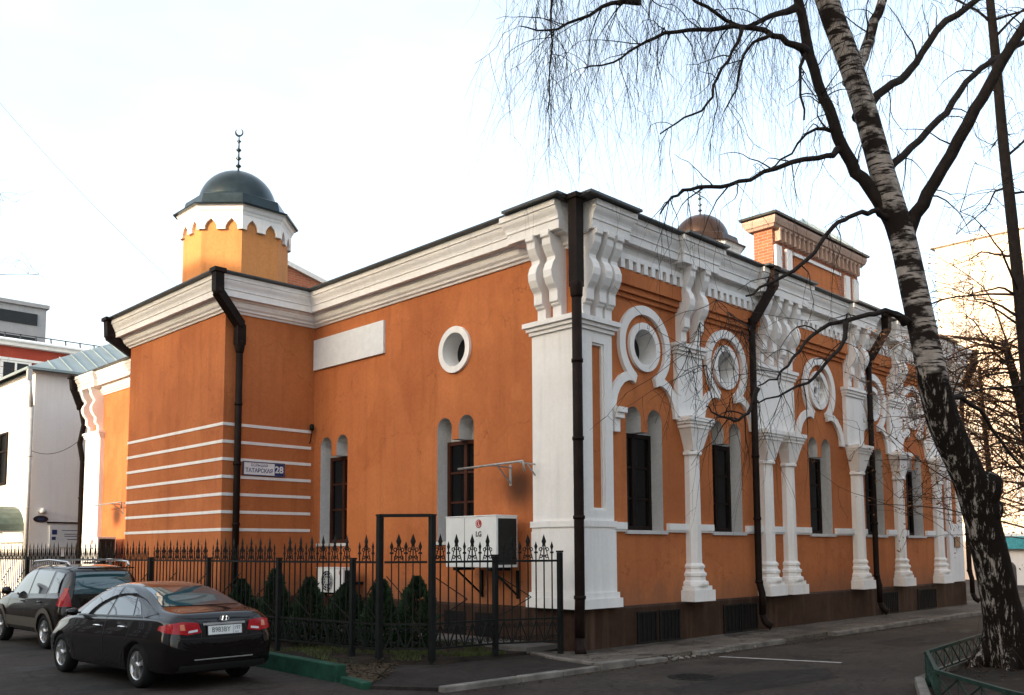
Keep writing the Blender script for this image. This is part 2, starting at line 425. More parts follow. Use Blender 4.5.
def twin_outline(u, a=.555, zb=2.16, r=.225, pier=None, pb=4.02, zs=ZS):
    pw = a-2*r
    L = [(u-a, zb), (u+a, zb), (u+a, zs)]
    L += arc(u+a-r, zs, r, r, 0, 180, 10)[1:]
    L += [(u+pw, pb), (u-pw, pb)]
    L += arc(u-a+r, zs, r, r, 0, 180, 10)
    return L
def circle(u, v, r, n=28): return [(u+r*math.cos(2*PI*i/n), v+r*math.sin(2*PI*i/n)) for i in range(n)]
DEEP = .36
def twin_window(fn, u, zb=2.16, oak=False):
    o = twin_outline(u, zb=zb)
    m = MB(); n = len(o)
    m.add([fn(p[0], p[1], 0) for p in o] + [fn(p[0], p[1], -DEEP) for p in o], [(i, (i+1) % n, n+(i+1) % n, n+i) for i in range(n)], 0)
    # blind white heads behind the two little arches
    m.add([fn(u-.6, 4.0, -DEEP+.004), fn(u+.6, 4.0, -DEEP+.004), fn(u+.6, 4.6, -DEEP+.004), fn(u-.6, 4.6, -DEEP+.004)], [(0, 1, 2, 3)], 0)
    m.box(u-.64, u+.64, zb-.07, zb-.002, 0, .05, 0, lambda x, y, z: fn(x, y, z))
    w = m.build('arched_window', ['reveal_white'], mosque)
    f = MB(); wd = -DEEP+.02
    B = lambda a, b, c, d, e, g: f.box(a, b, c, d, e, g, 0, lambda x, y, z: fn(x, y, z))
    B(u-.555, u-.475, zb, 4.02, wd, wd+.07); B(u+.475, u+.555, zb, 4.02, wd, wd+.07)
    B(u-.475, u+.475, zb, zb+.09, wd, wd+.068); B(u-.475, u+.475, 3.94, 4.02, wd, wd+.068)
    B(u-.045, u+.045, zb+.09, 3.94, wd, wd+.066)
    for z in (2.75, 3.35):
        B(u-.475, u-.045, z, z+.045, wd, wd+.05); B(u+.045, u+.475, z, z+.045, wd, wd+.05)
    f.build('frame', 'wood_red' if oak else 'wood_dark', w)
    g = MB(); g.box(u-.475, u+.475, zb+.09, 3.94, wd+.012, wd+.022, 0, lambda x, y, z: fn(x, y, z)); g.build('glass', 'glass_dark', w)
    return w
def ring(m, fn, u, v, r0, r1, d0, d1, n=32, a0=0, a1=360, mi=0):
    full = abs(a1-a0) >= 360; k = n if full else n+1; P = []
    for i in range(k):
        t = math.radians(a0+(a1-a0)*i/n); c, s_ = math.cos(t), math.sin(t)
        for r, d in ((r0, d0), (r0, d1), (r1, d1), (r1, d0)): P.append(fn(u+r*c, v+r*s_, d))
    F = []
    for i in range(n):
        j = (i+1) % k
        for q in range(3): F.append((i*4+q, j*4+q, j*4+q+1, i*4+q+1))
    if not full: F += [(0, 1, 2, 3), ((k-1)*4+3, (k-1)*4+2, (k-1)*4+1, (k-1)*4)]
    m.add(P, F, mi)
def round_window(fn, u, v, r=.345, ro=.475, fancy=False):
    m = MB(); ring(m, fn, u, v, r, ro, 0, .06, 48); o = circle(u, v, r, 48); n = len(o)
    m.add([fn(p[0], p[1], .0) for p in o] + [fn(p[0], p[1], -DEEP) for p in o], [(i, (i+1) % n, n+(i+1) % n, n+i) for i in range(n)], 0, False)
    w = m.build('round_window', ['white'], mosque)
    g = MB(); cc = circle(u, v, r+.01); g.add([fn(p[0], p[1], -DEEP+.01) for p in cc]+[fn(u, v, -DEEP+.01)], [(i, (i+1) % len(cc), len(cc)) for i in range(len(cc))]); g.build('glass', 'glass_round', w)
    if fancy:      # pierced rosette: an eight pointed ring on spokes
        q = MB(); ring(q, fn, u, v, .10, .15, -.10, -.04, 24)
        for k in range(8):
            t = 2*PI*k/8; c, s_ = math.cos(t), math.sin(t)
            q.bar(fn(u+.14*c, v+.14*s_, -.07), fn(u+r*c, v+r*s_, -.07), .05, .05)
            ring(q, fn, u+.24*c, v+.24*s_, .05, .085, -.098, -.05, 12)
        q.build('tracery', 'white', w)
    return w

# ---- walls with their openings
m = MB()
hol = [twin_outline(b[0]) for b in BAYS] + [circle(b[0], 5.66, .345) for b in BAYS]
m.prism([(0, .60), (BX, .60), (BX, 7.45), (0, 7.45)], FR, 0, 0, 0, cap0=False, holes=hol)
WL = [3.235, 7.54]
hol = [twin_outline(y, zb=1.98) for y in WL] + [circle(3.22, 5.84, .345)]
m.prism([(0, .60), (AY0, .60), (AY0, 7.45), (0, 7.45)], FL, 0, 0, 0, cap0=False, holes=hol)
m.add([FL(AY1, .6, 0), FL(BY, .6, 0), FL(BY, 7.45, 0), FL(AY1, 7.45, 0)], [(0, 1, 2, 3)])
m.add([(0, BY, .6), (BX, BY, .6), (BX, BY, 7.45), (0, BY, 7.45)], [(0, 1, 2, 3)])
m.add([(BX, 0, .6), (BX, BY, .6), (BX, BY, 7.45), (BX, 0, 7.45)], [(0, 1, 2, 3)])
m.build('wall', 'orange', mosque, recalc=False)
m = MB()
m.add([FA(AY0, .5, 0), FA(AY1, .5, 0), FA(AY1, 7.45, 0), FA(AY0, 7.45, 0)], [(0, 1, 2, 3)])
m.add([FB(AX, .5, 0), FB(0, .5, 0), FB(0, 7.45, 0), FB(AX, 7.45, 0)], [(0, 1, 2, 3)])
m.add([(AX, AY1, .5), (0, AY1, .5), (0, AY1, 7.45), (AX, AY1, 7.45)], [(0, 1, 2, 3)])
m.build('annex_wall', 'orange', mosque, recalc=False)

# ---- plinth and its barred cellar lights
m = MB()
m.sweep([(BX, BY), (0, BY), (0, AY1), (AX, AY1), (AX, AY0), (0, AY0), (0, 0), (BX, 0), (BX, BY)], [(.05, -.3), (.05, .74), (.02, ZP), (-.1, ZP)], 0, side=1)
m.build('plinth', 'plinth_stone', mosque)
for x0, x1 in ((1.60, 2.12), (2.28, 2.86), (4.47, 5.02), (5.14, 5.72), (12.02, 12.95), (14.36, 15.6)):
    q = MB(); q.box(x0, x1, .10, .62, .052, .056, 0, FR)
    w = q.build('cellar_window', 'void_dark', mosque)
    f = MB()
    for a, b, c, d in ((x0-.04, x1+.04, .62, .655), (x0-.04, x1+.04, .065, .10), (x0-.04, x0, .10, .62), (x1, x1+.04, .10, .62)): f.box(a, b, c, d, .045, .075, 0, FR)
    n = int((x1-x0)/.11)
    for k in range(1, n): f.box(x0+(x1-x0)*k/n-.006, x0+(x1-x0)*k/n+.006, .10, .62, .058, .070, 0, FR)
    f.build('grille', 'iron', w)
for y0, y1 in ((2.0, 2.6), (2.85, 3.5), (5.0, 5.7)):
    q = MB(); q.box(y0, y1, .18, .62, .052, .058, 0, FL); q.build('cellar_window', 'void_dark', mosque)

# ---- windows
for u, h in BAYS: twin_window(FR, u)
for y in WL: twin_window(FL, y, 1.98, True)
for i, (u, h) in enumerate(BAYS): round_window(FR, u, 5.66, fancy=(i == 2))
round_window(FL, 3.22, 5.84)

# ---- keyhole mouldings round the upper windows of the street front
for u, h in BAYS:
    m = MB()
    ring(m, FR, u, 5.66, .625, .80, 0, .075, 40, -62, 242)
    for s_ in (-1, 1):
        pts = [(.30, 5.00), (.42, 5.045), (.56, 5.035), (.72, 4.96), (.86, 4.82), (.95, 4.66), (.995, 4.50), (1.01, 4.36)]
        sc = h/1.0
        L = []
        for (x, z), (x2, z2) in zip(pts, pts[1:]+[(1.01, 4.2)]):
            t = V((x2-x, z2-z)).normalized(); nn = V((-t.y, t.x)); L.append((V((x, z))+nn*.085, V((x, z))-nn*.085))
        poly = [(u+s_*p.x*sc, p.y) for p, q in L] + [(u+s_*q.x*sc, q.y) for p, q in reversed(L)]
        if s_ < 0: poly = poly[::-1]
        m.prism(poly, FR, 0, .071, 0)
    m.build('keyhole_moulding', 'white', mosque)
    # stepped terracotta lintel under the dentils
    q = MB(); a, b = u-h-.25, u+h+.25
    q.box(a, b, 6.74, 7.02, 0, .17, 0, FR); q.box(a, b, 6.62, 6.738, 0, .11, 0, FR); q.box(a, b, 6.53, 6.618, 0, .055, 0, FR)
    q.build('lintel_band', 'orange', mosque)
    q = MB(); n = int((b-a)/.235)
    for k in range(n):
        x = a+.08+(b-a-.16)*(k+.5)/n; q.box(x-.06, x+.06, 7.022, 7.20, .0, .20, 0, FR)
    q.box(a, b, 7.202, 7.30, 0, .20, 0, FR)
    q.build('dentil_row', 'white', mosque)

# ---- sill course and lower bands
edges = [.95] + [x for c, r in COLS for x in (c-r, c+r)] + [16.7]
segs = []
for i in range(0, len(edges)-1, 2): segs.append((edges[i], edges[i+1]))
for a, b in segs:
    cut = [u for u, h in BAYS if a < u < b]
    if cut:
        u = cut[0]; rng = [(a, u-.65), (u+.65, b)]
    else: rng = [(a, b)]
    for p, q in rng:
        m = MB(); m.prism([(0, 2.13), (.045, 2.13), (.045, 2.17), (.075, 2.17), (.075, 2.30), (0, 2.30)], lambda a_, b_, c_: FR(c_, b_, a_), p, q, 0); m.build('sill_course', 'white', mosque)

# ---- engaged columns
def square(u, r, d0, d1): return None
for u, r in COLS:
    m = MB(); dc = .05
    def blk(hw, dout, z0, z1): m.box(u-hw, u+hw, z0, z1, 0, dout, 0, FR)
    blk(.36, .32, ZP+.003, 1.0)
    blk(.31, .28, 1.002, 1.08)
    prof = [(.27, 1.082), (.28, 1.12), (.27, 1.17), (.225, 1.19), (.22, 1.26), (.245, 1.28), (.245, 1.33), (.205, 1.36), (.19, 1.42), (.215, 1.44), (.215, 1.48), (r, 1.53), (r*.97, 2.6), (r*.94, 3.66), (r+.04, 3.68), (r+.04, 3.73), (r*.98, 3.76)]
    m.lathe([(q_/math.cos(PI/8), z) for q_, z in prof], FR(u, 0, dc), 8, 0, False, rot=PI/8)
    # flaring cushion capital
    def rect(z, hw, dout): return [FR(u-hw, z, 0), FR(u+hw, z, 0), FR(u+hw, z, dout), FR(u-hw, z, dout)]
    lv = [(3.76, r*.98, dc+r*.98), (3.86, r+.03, dc+r+.02), (4.05, r+.10, dc+r+.05), (4.20, r+.17, dc+r+.08)]
    P = [p for z, a, b in lv for p in rect(z, a, b)]
    m.add(P, [(i*4+j, i*4+(j+1) % 4, i*4+4+(j+1) % 4, i*4+4+j) for i in range(3) for j in range(4)] + [(3, 2, 1, 0), (12, 13, 14, 15)])
    blk(.36, dc+r+.10, 4.202, 4.27); blk(.39, dc+r+.125, 4.272, 4.33); blk(.42, dc+r+.15, 4.332, 4.42)
    m.build('column', 'white', mosque)
# impost stub beside the corner pier
m = MB(); m.box(.95, 1.10, 3.95, 4.20, 0, .10, 0, FR); m.box(.95, 1.16, 4.202, 4.30, 0, .16, 0, FR); m.box(.95, 1.20, 4.302, 4.40, 0, .20, 0, FR)
m.build('impost', 'white', mosque)

# ---- piers above the capitals and the corner pier
def pier(fn, a, b, z0, z1, d, name='pier', recess=None):
    m = MB()
    if recess:
        r0, r1, s0, s1 = recess
        for p in ((a, r0, z0, z1), (r1, b, z0, z1), (r0, r1, z0, s0), (r0, r1, s1, z1)): m.box(*p, 0, d, 0, fn)
        m.box(r0, r1, s0, s1, 0, .045, 1, fn)
        # bead round the sunk panel
        for p in ((r0, r0+.035, s0, s1), (r1-.035, r1, s0, s1), (r0+.035, r1-.035, s0, s0+.035), (r0+.035, r1-.035, s1-.035, s1)): m.box(*p, .0452, d-.03, 0, fn)
    else: m.box(a, b, z0, z1, 0, d, 0, fn)
    m.box(a-.03, b+.03, z1+.002, z1+.07, 0, d+.035, 0, fn)
    m.box(a-.055, b+.055, z1+.072, z1+.14, 0, d+.065, 0, fn)
    m.box(a-.08, b+.08, z1+.142, z1+.22, 0, d+.10, 0, fn)
    return m.build(name, ['white', 'orange'], mosque)
PIERS = [(2.93, 3.80), (5.92, 7.58), (10.24, 11.20), (12.84, 13.66), (15.56, 16.38)]
for a, b in PIERS: pier(FR, a, b, 4.422, 5.68, .10)
# the corner pier wraps both fronts
def corner_pier():
    m = MB(); e = .12
    m.box(-e, .30, 2.31, 5.70, 0, e, 0, FR)
    m.box(.30, .64, 2.31, 2.50, 0, e, 0, FR); m.box(.30, .64, 5.50, 5.70, 0, e, 0, FR); m.box(.64, .86, 2.31, 5.70, 0, e, 0, FR)
    m.box(.30, .64, 2.50, 5.50, 0, .04, 1, FR)
    for p in ((.30, .34, 2.50, 5.50), (.60, .64, 2.50, 5.50), (.34, .60, 2.50, 2.54), (.34, .60, 5.46, 5.50)): m.box(*p, .0403, e-.035, 0, FR)
    m.box(0, .96, 2.31, 5.70, 0, e, 0, FL)
    plan = lambda o: [(-o, .96+(o-e)), (-o, -o), (.86+(o-e), -o), (.86+(o-e), 0.0), (.0, .0), (0, .96+(o-e))]
    for o, z0, z1 in ((e+.04, 2.20, 2.309), (e+.015, 2.13, 2.198), (e+.025, 1.05, 2.128), (e+.06, .95, 1.048), (e+.10, ZP+.003, .948)):
        m.prism(plan(o), lambda u, v, d: (u, v, d), z0, z1, 0)
    for o, z0, z1 in ((e+.04, 5.702, 5.77), (e+.08, 5.772, 5.84), (e+.13, 5.842, 5.93)):
        m.prism(plan(o), lambda u, v, d: (u, v, d), z0, z1, 0)
    m.build('corner_pier', ['white', 'orange'], mosque)
corner_pier()
pier(FR, 16.75, 17.85, ZP+.01, 5.68, .10, recess=(17.05, 17.55, 2.5, 5.4))
pier(FL, 21.5, 22.85, ZP+.01, 5.72, .14)

# ---- carved S brackets
CON = [(0, 7.46), (.47, 7.46), (.47, 7.36), (.43, 7.33), (.42, 7.22), (.36, 7.10), (.30, 7.02), (.30, 6.96), (.36, 6.88), (.40, 6.76), (.39, 6.64), (.33, 6.52), (.26, 6.44), (.245, 6.40), (.245, 6.22), (.20, 6.20), (.20, 6.17), (.15, 6.14), (.15, 5.94), (0, 5.94)]
def bracket(fn, u, w=.20, dz=0., k=1.):
    m = MB(); m.prism([(d*k, z+dz) for d, z in CON], lambda a, b, c: fn(u+c, b, a), -w/2, w/2, 0)
    return m.build('bracket', 'white', mosque, bevel=.012)
for u in (.14, .48, .74): bracket(FR, u, .19)
for a, b in PIERS:
    n = 4 if b-a > 1.5 else 2
    for k in range(n): bracket(FR, a+.19+(b-a-.38)*k/(n-1), .185, 0, .92)
for u in (17.0, 17.6): bracket(FR, u)
for y in (.30, .68): bracket(FL, y)
for y in (21.75, 22.55): bracket(FL, y)

# ---- cornice, broken forward over the piers
PROF = [(-.05, 7.19), (.035, 7.19), (.05, 7.225), (.09, 7.25), (.10, 7.29), (.14, 7.33), (.16, 7.39), (.165, 7.43), (.19, 7.44), (.19, 7.475), (.315, 7.475), (.315, 7.62), (.335, 7.625), (.335, 7.655), (.35, 7.70), (.385, 7.76), (.40, 7.80), (.40, 7.825), (.425, 7.83), (.425, 7.93), (-.05, 7.95)]
m = MB()
m.sweep([(BX, BY), (0, BY), (0, AY1), (AX, AY1), (AX, AY0), (0, AY0), (0, .02)], PROF, 0, side=1)
m.sweep([(.02, 0), (BX, 0), (BX, BY)], PROF, 0, side=1)
m.build('cornice', 'white', mosque)
# forward breaks
BR = [(d+.0, z) for d, z in PROF]
BR2 = [(-.02, 7.40), (.20, 7.40), (.20, 7.435), (.318, 7.435), (.318, 7.60), (.338, 7.605), (.338, 7.655), (.352, 7.70), (.388, 7.76), (.403, 7.80), (.403, 7.83), (.428, 7.834), (.428, 7.935), (-.02, 7.953)]
def cornice_break(path, ):
    m = MB(); m.sweep(path, BR2, 0, side=1); m.build('cornice_break', 'white', mosque)
E_ = .12
cornice_break([(.0, .95), (-E_, .95), (-E_, -.02)])
cornice_break([(-.02, -E_), (.72, -E_), (.72, 0)])
for a, b in PIERS + [(16.85, 17.75)]: cornice_break([(a+.12, 0), (a+.12, -E_), (b-.12, -E_), (b-.12, 0)])
cornice_break([(0, 22.6), (-E_, 22.6), (-E_, 21.75), (0, 21.75)])

# ---- roofs: dark sheet eaves with a standing lip
RL = [(-.6, 8.10), (.50, 7.97), (.535, 7.985), (.535, 7.955), (.44, 7.935), (-.6, 7.955)]
m = MB()
m.sweep([(BX, BY), (0, BY), (0, AY1), (AX, AY1), (AX, AY0), (0, AY0), (0, -.20)], RL, 0, side=1)
m.sweep([(-.30, 0), (BX, 0), (BX, BY)], RL, 0, side=1)
for a, b in PIERS: m.box(a-.28, b+.28, 7.955, 8.0, .3, .66, 0, FR)
m.box(-.20, 1.2, 7.955, 8.0, .3, .66, 0, FL); m.box(-.30, 1.15, 7.955, 8.0, .3, .66, 0, FR)
# standing-seam hips
e = .3
def hip(x0, x1, y0, y1, z, t, inset):
    P = [(x0, y0, z), (x1, y0, z), (x1, y1, z), (x0, y1, z), (x0+inset, y0+inset, z+t), (x1-inset, y0+inset, z+t), (x1-inset, y1-inset, z+t), (x0+inset, y1-inset, z+t)]
    m.add(P, [(0, 1, 5, 4), (1, 2, 6, 5), (2, 3, 7, 6), (3, 0, 4, 7), (4, 5, 6, 7)])
hip(e, BX-e, e, BY-e, 8.02, 1.1, 5)
hip(AX+e, 1.5, AY0+e, AY1-e, 8.03, .12, 1.0)
m.build('roof', 'roof_dark', mosque)

# ---- blank white tablet on the courtyard front, banded rustication on the annex
m = MB(); m.box(5.58, 8.38, 6.14, 6.88, 0, .06, 0, FL); m.build('wall_tablet', 'sign_white', mosque)
for k in range(7):
    z = 4.65-.394*k; t = .034
    m = MB(); m.box(AY0-.014, AY1+.01, z-t, z+t, 0, .014, 0, FA); m.box(AX, -.07, z-t, z+t, 0, .014, 0, FB)
    m.build('wall_band', 'white', mosque)

# ---- gable of the prayer hall behind the annex
m = MB()
gy = 14.6
m.prism([(1.2, 8.0), (8.6, 8.0), (8.6, 9.2), (2.4, 10.75), (1.2, 10.9)], lambda u, v, d: (u, gy-d, v), 0, .3, 0)
for a, b in (((1.0, 10.98), (2.5, 10.80)), ((2.5, 10.80), (8.8, 9.25))):
    m.bar((a[0], gy-.16, a[1]), (b[0], gy-.16, b[1]), .46, .14, 1)
m.build('roof_gable', ['attic_brick', 'white'], mosque)

# ---- corner drum with its dome (and a smaller twin farther back)
def drum(c, R, z0, z1, dome_mat, rot=0.):
    """octagonal lantern: wall, pointed-arch frieze, eave, dome, finial"""
    n = 8; ca = math.cos(PI/8)
    def octo(r, z): return [(c[0]+r/ca*math.cos(rot+PI/8+2*PI*k/n), c[1]+r/ca*math.sin(rot+PI/8+2*PI*k/n), z) for k in range(n)]
    def stack(mm, levels, mi=0, cap=True):
        P = [p for r, z in levels for p in octo(r, z)]
        F = [(i*n+j, i*n+(j+1) % n, (i+1)*n+(j+1) % n, (i+1)*n+j) for i in range(len(levels)-1) for j in range(n)]
        if cap: F += [tuple(range(n)), tuple((len(levels)-1)*n+j for j in range(n))]
        mm.add(P, F, mi)
    k = R/1.17
    m = MB(); stack(m, [(R, z0), (R, z1)]); t = m.build('drum_tower', 'drum_orange', mosque)
    # white frieze whose lower edge is cut into two pointed arches per side
    q = MB(); fw = R*math.tan(PI/8)
    zf0, zf1 = z1-.35*k, z1
    for j in range(n):
        a = rot+2*PI*(j+.5)/n + PI/8; nx, ny = math.cos(a), math.sin(a); tx, ty = -ny, nx
        fn = lambda u, v, d, nx=nx, ny=ny, tx=tx, ty=ty: (c[0]+nx*(R+d)+tx*u, c[1]+ny*(R+d)+ty*u, v)
        w = fw+.03*k; pts = [(-w, zf1), (-w, zf0-.0)]
        for s_ in (-.5, .5):
            uc = s_*fw*1.02; hw = fw*.30
            pts += [(uc-hw, zf0), (uc-hw*.98, zf0+.08*k), (uc-hw*.66, zf0+.17*k), (uc-hw*.25, zf0+.225*k), (uc, zf0+.265*k), (uc+hw*.25, zf0+.225*k), (uc+hw*.66, zf0+.17*k), (uc+hw*.98, zf0+.08*k), (uc+hw, zf0)]
        pts += [(w, zf0), (w, zf1)]
        q.prism(pts, fn, .002, .07*k, 0)
    stack(q, [(R+.07*k, z1+.002), (R+.08*k, z1+.03), (R+.09*k, z1+.07*k), (R+.12*k, z1+.11*k), (R+.14*k, z1+.18*k), (R+.18*k, z1+.21*k)])
    q.build('frieze', 'white', t)
    q = MB(); ze = z1+.212*k
    stack(q, [(R+.23*k, ze), (R+.24*k, ze+.03*k), (R+.03*k, ze+.10*k), (R-.03*k, ze+.36*k), (R-.06*k, ze+.38*k)])
    q.build('eave', 'dome_metal' if dome_mat != 'dome_copper' else 'dome_copper', t)
    q = MB(); zd = ze+.34*k; rd = R*.815
    prof = [(rd*1.03, zd), (rd*1.03, zd+.05*k)] + [(rd*math.cos(math.radians(a)), zd+.05*k+rd*.97*math.sin(math.radians(a))) for a in range(0, 88, 6)] + [(.02, zd+.05*k+rd*.972)]
    q.lathe(prof, (c[0], c[1], 0), 40, 0, True); q.build('dome', dome_mat, t)
    q = MB(); zt = zd+.05*k+rd*.95
    q.lathe([(.09*k, zt), (.05*k, zt+.06*k), (.025*k, zt+.1*k), (.025*k, zt+.16*k), (.07*k, zt+.20*k), (.07*k, zt+.22*k), (.022*k, zt+.26*k), (.022*k, zt+.36*k), (.075*k, zt+.41*k), (.022*k, zt+.46*k), (.02*k, zt+.58*k), (.065*k, zt+.62*k), (.065*k, zt+.64*k), (.02*k, zt+.68*k), (.018*k, zt+.82*k), (.06*k, zt+.86*k), (.016*k, zt+.90*k), (.012*k, zt+.98*k)], (c[0], c[1], 0), 12)
    # crescent, horns upwards, standing in the plane of the street front
    cz = zt+1.09*k; P = []
    pts = [(.10*k*math.cos(math.radians(a)), .11*k*math.sin(math.radians(a))) for a in range(130, 411, 14)]
    inn = [(.078*k*math.cos(math.radians(a)), .025*k+.085*k*math.sin(math.radians(a))) for a in range(410, 129, -14)]
    q.prism(pts+inn, lambda u, v, d: (c[0]+u*.8, c[1]-u*.6+d, cz+v), -.012, .012, 0)
    q.build('finial', 'dome_metal', t)
    return t
drum((-.76, 11.0), 1.21, 8.05, 10.08, 'dome_metal')
drum((13.25, 6.1), 1.12, 8.9, 11.35, 'dome_copper')

# ---- brick attic over the middle bays
ax0, ax1, ay0, ay1, az = 7.55, 12.1, .32, .82, 9.50
m = MB(); m.box(ax0, ax1, ay0, ay1, 8.0, az, 0); at_ = m.build('attic', 'attic_brick', mosque)
FT = lambda u, v, d: (u, ay0-d, v)
m = MB()
m.box(8.55, 10.95, 8.15, 9.02, .0, .012, 0, FT)
m.build('attic_panel', 'orange', at_)
m = MB()
for a, b in ((ax0+.06, ax0+.34), (ax0+.58, ax0+.84), (ax1-.84, ax1-.58), (ax1-.34, ax1-.06)): m.box(a, b, 8.05, 9.10, 0, .06, 0, FT)
m.box(8.49, 11.01, 9.022, 9.10, 0, .055, 0, FT)
m.build('attic_strip', 'white', at_); m = MB()
n = 19
for k in range(n):
    x = ax0+.05+(ax1-ax0-.1)*(k+.5)/n; m.box(x-.035, x+.035, 9.20, 9.46, 0, .14, 0, FT)
    m.prism([(x+.035, 9.46), (x+.06, 9.52), (x-.06, 9.52), (x-.035, 9.46)], FT, 0, .15, 0)
m.sweep([(ax1, ay1), (ax0, ay1), (ax0, ay0), (ax1, ay0), (ax1, ay1)], [(-.02, az), (.10, az), (.13, az+.05), (.16, az+.07), (.20, az+.18), (.20, az+.24), (-.02, az+.27)], 0, side=1)
m.build('attic_cornice', 'attic_trim', at_)
m = MB(); z = az+.272
m.sweep([(ax1, ay1), (ax0, ay1), (ax0, ay0), (ax1, ay0), (ax1, ay1)], [(-.2, z), (.25, z), (.26, z+.05), (-.2, z+.10)], 0, side=1)
m.build('attic_eave', 'roof_dark', at_)
m = MB(); z += .06
cx, cy = (ax0+ax1)/2, (ay0+ay1)/2+.05
hx = ax0+.9; P = [(hx, ay0-.2, z), (ax1+.2, ay0-.2, z), (ax1+.2, ay1+.2, z), (hx, ay1+.2, z), (hx+1.2, cy, z+.50), (ax1-.7, cy, z+.50)]
m.add(P, [(0, 1, 5, 4), (1, 2, 5), (2, 3, 4, 5), (3, 0, 4)])
for k in range(7):
    x = hx+.2+k*(ax1-hx-.4)/6; m.bar((x, ay0-.19, z+.012), (min(max(x, hx+1.2), ax1-.7), cy, z+.512), .03, .03)
m.build('attic_roof', 'roof_blue', at_)

# ---- rain pipes
def downpipe(duct, pipe, r=.085, w=.22, shoe=None, mat='pipe_brown', name='downpipe'):
    m = MB()
    for a, b in zip(duct, duct[1:]): m.bar(a, b, w, w)
    for p in duct[1:-1]: m.lathe([(w*.5, -w*.42), (w*.62, 0), (w*.5, w*.42)], p, 8)
    # hopper rim at the eave
    p = V(duct[0]); m.box(p.x-w*.68, p.x+w*.68, p.y-w*.68, p.y+w*.68, p.z-.06, p.z+.03)
    m.tube(pipe, r, 12)
    q = V(pipe[0]); m.lathe([(r, -.25), (r*1.25, -.2), (w*.62, 0), (w*.62, .03)], q, 10)
    z0, z1 = min(p[2] for p in pipe), max(p[2] for p in pipe)
    zz = z0+.7
    while zz < z1-.4:
        b = min(pipe, key=lambda p: abs(p[2]-zz)); m.lathe([(r*1.18, -.03), (r*1.18, .03)], (b[0], b[1], zz), 12); zz += 1.35
    if shoe:
        m.tube([pipe[-1], V(pipe[-1])+V(shoe)*.35+V((0, 0, -.16)), V(pipe[-1])+V(shoe)+V((0, 0, -.24))], [r, r*1.05, r*1.15], 12)
    m.build(name, mat, mosque)
downpipe([(-.28, -.28, 7.97), (-.28, -.28, 6.35)], [(-.28, -.28, 6.4), (-.28, -.28, 3.5), (-.28, -.28, .95), (-.24, -.24, .80), (-.20, -.20, .66), (-.19, -.19, .30)], .088, .19, (-.14, -.14, 0))
def wall_pipe(x, deep=.62, d=.20, xo=0.):
    downpipe([(x+xo+.22, -deep, 7.96), (x+xo+.22, -deep, 7.55), (x, -d-.02, 6.75)], [(x, -d, 6.80), (x, -d, 3.5), (x, -d, 1.1), (x+.03, -d-.05, .85), (x+.03, -d-.05, .40)], .072, .19, (.05, -.18, 0))
wall_pipe(5.62, .55, .20, .12); wall_pipe(11.48, .55, .17, .1); wall_pipe(18.12, .50, .15, .0)
downpipe([(AX-.42, AY0-.42, 7.98), (AX-.40, AY0-.40, 7.50), (AX+.26, AY0-.18, 6.90), (AX+.28, AY0-.15, 6.45)], [(AX+.28, AY0-.15, 6.5), (AX+.28, AY0-.15, 3.5), (AX+.28, AY0-.15, .35)], .075, .20, (-.02, -.16, 0))
downpipe([(AX-.42, AY1+.42, 7.98), (AX-.40, AY1+.40, 7.50), (AX+.35, AY1+.14, 6.95), (AX+.35, AY1+.14, 6.5)], [(AX+.35, AY1+.14, 6.55), (AX+.35, AY1+.14, .3)], .085, .24)
downpipe([(-.55, 23.1, 7.95), (-.50, 23.1, 7.5), (-.32, 23.05, 7.0)], [(-.30, 23.05, 7.05), (-.14, 23.05, 6.3), (-.26, 23.05, 5.6), (-.14, 23.05, 5.0), (-.14, 23.05, .3)], .09, .22)
# ================================================================== ground
def sheet(name, poly, z, mat, z2=None):
    m = MB(); m.prism(poly, lambda u, v, d: (u, v, d), z if z2 is None else z2, z, 0, cap0=False)
    o = m.build(name, mat); tag(o, kind='structure'); return o
sheet('street', [(-260, -260), (320, -260), (320, 320), (-260, 320)], 0, 'asphalt')
sheet('pavement', [(-1.15, -1.36), (19.5, -1.50), (40, -1.50), (40, 0), (19, 0), (-.05, 0), (-.35, .45), (-.80, .40), (-1.05, -.4)], .065, 'pavement', -.05)
sheet('path', [(-4.82, -.62), (-4.30, -1.42), (-1.17, -1.40), (-1.07, -.4), (-.82, .40), (-1.5, .45), (-2.75, .42), (-3.3, .9), (-3.9, .35)], .045, 'asphalt_path', -.05)
sheet('apron', [(-.85, .42), (-.05, .42), (-.05, 8.4), (-.85, 8.4)], .16, 'concrete_slab', -.05)
# planting ground in front of the courtyard wall
def lawn_h(x, y): return .11 + .03*math.sin(x*2.1+y*1.3) + .02*math.sin(y*3.7-x)
m = MB(); nx, ny = 16, 60; P = []
def lawn_edge(y):      # outer edge of the bed
    if y < .5: return -1.6 - (y-.25)*(-4.0) if False else -2.7
    if y < 1.2: return -2.9-(y-.5)*1.0
    return -3.95
for j in range(ny+1):
    y = .40 + (20-.40)*(max(0, j-1)/(ny-1))**1.6 + (.03 if j else 0)
    x0 = lawn_edge(y); 
    for i in range(nx+1):
        x = x0 + (-.02-x0)*i/nx
        P.append((x, y, lawn_h(x, y) if 0 < i and j > 0 else -.02))
m.add(P, [(j*(nx+1)+i, j*(nx+1)+i+1, (j+1)*(nx+1)+i+1, (j+1)*(nx+1)+i) for j in range(ny) for i in range(nx)], 0, True)
tag(m.build('planting_bed', 'soil'), kind='structure')
sheet('verge', [(-4.80, -.60), (-3.85, .36), (-3.3, .95), (-3.9, 2.2), (-4.3, 1.0), (-4.62, .15)], .075, 'leaf_litter', -.05)
rnd = random.Random(3)
m = MB()
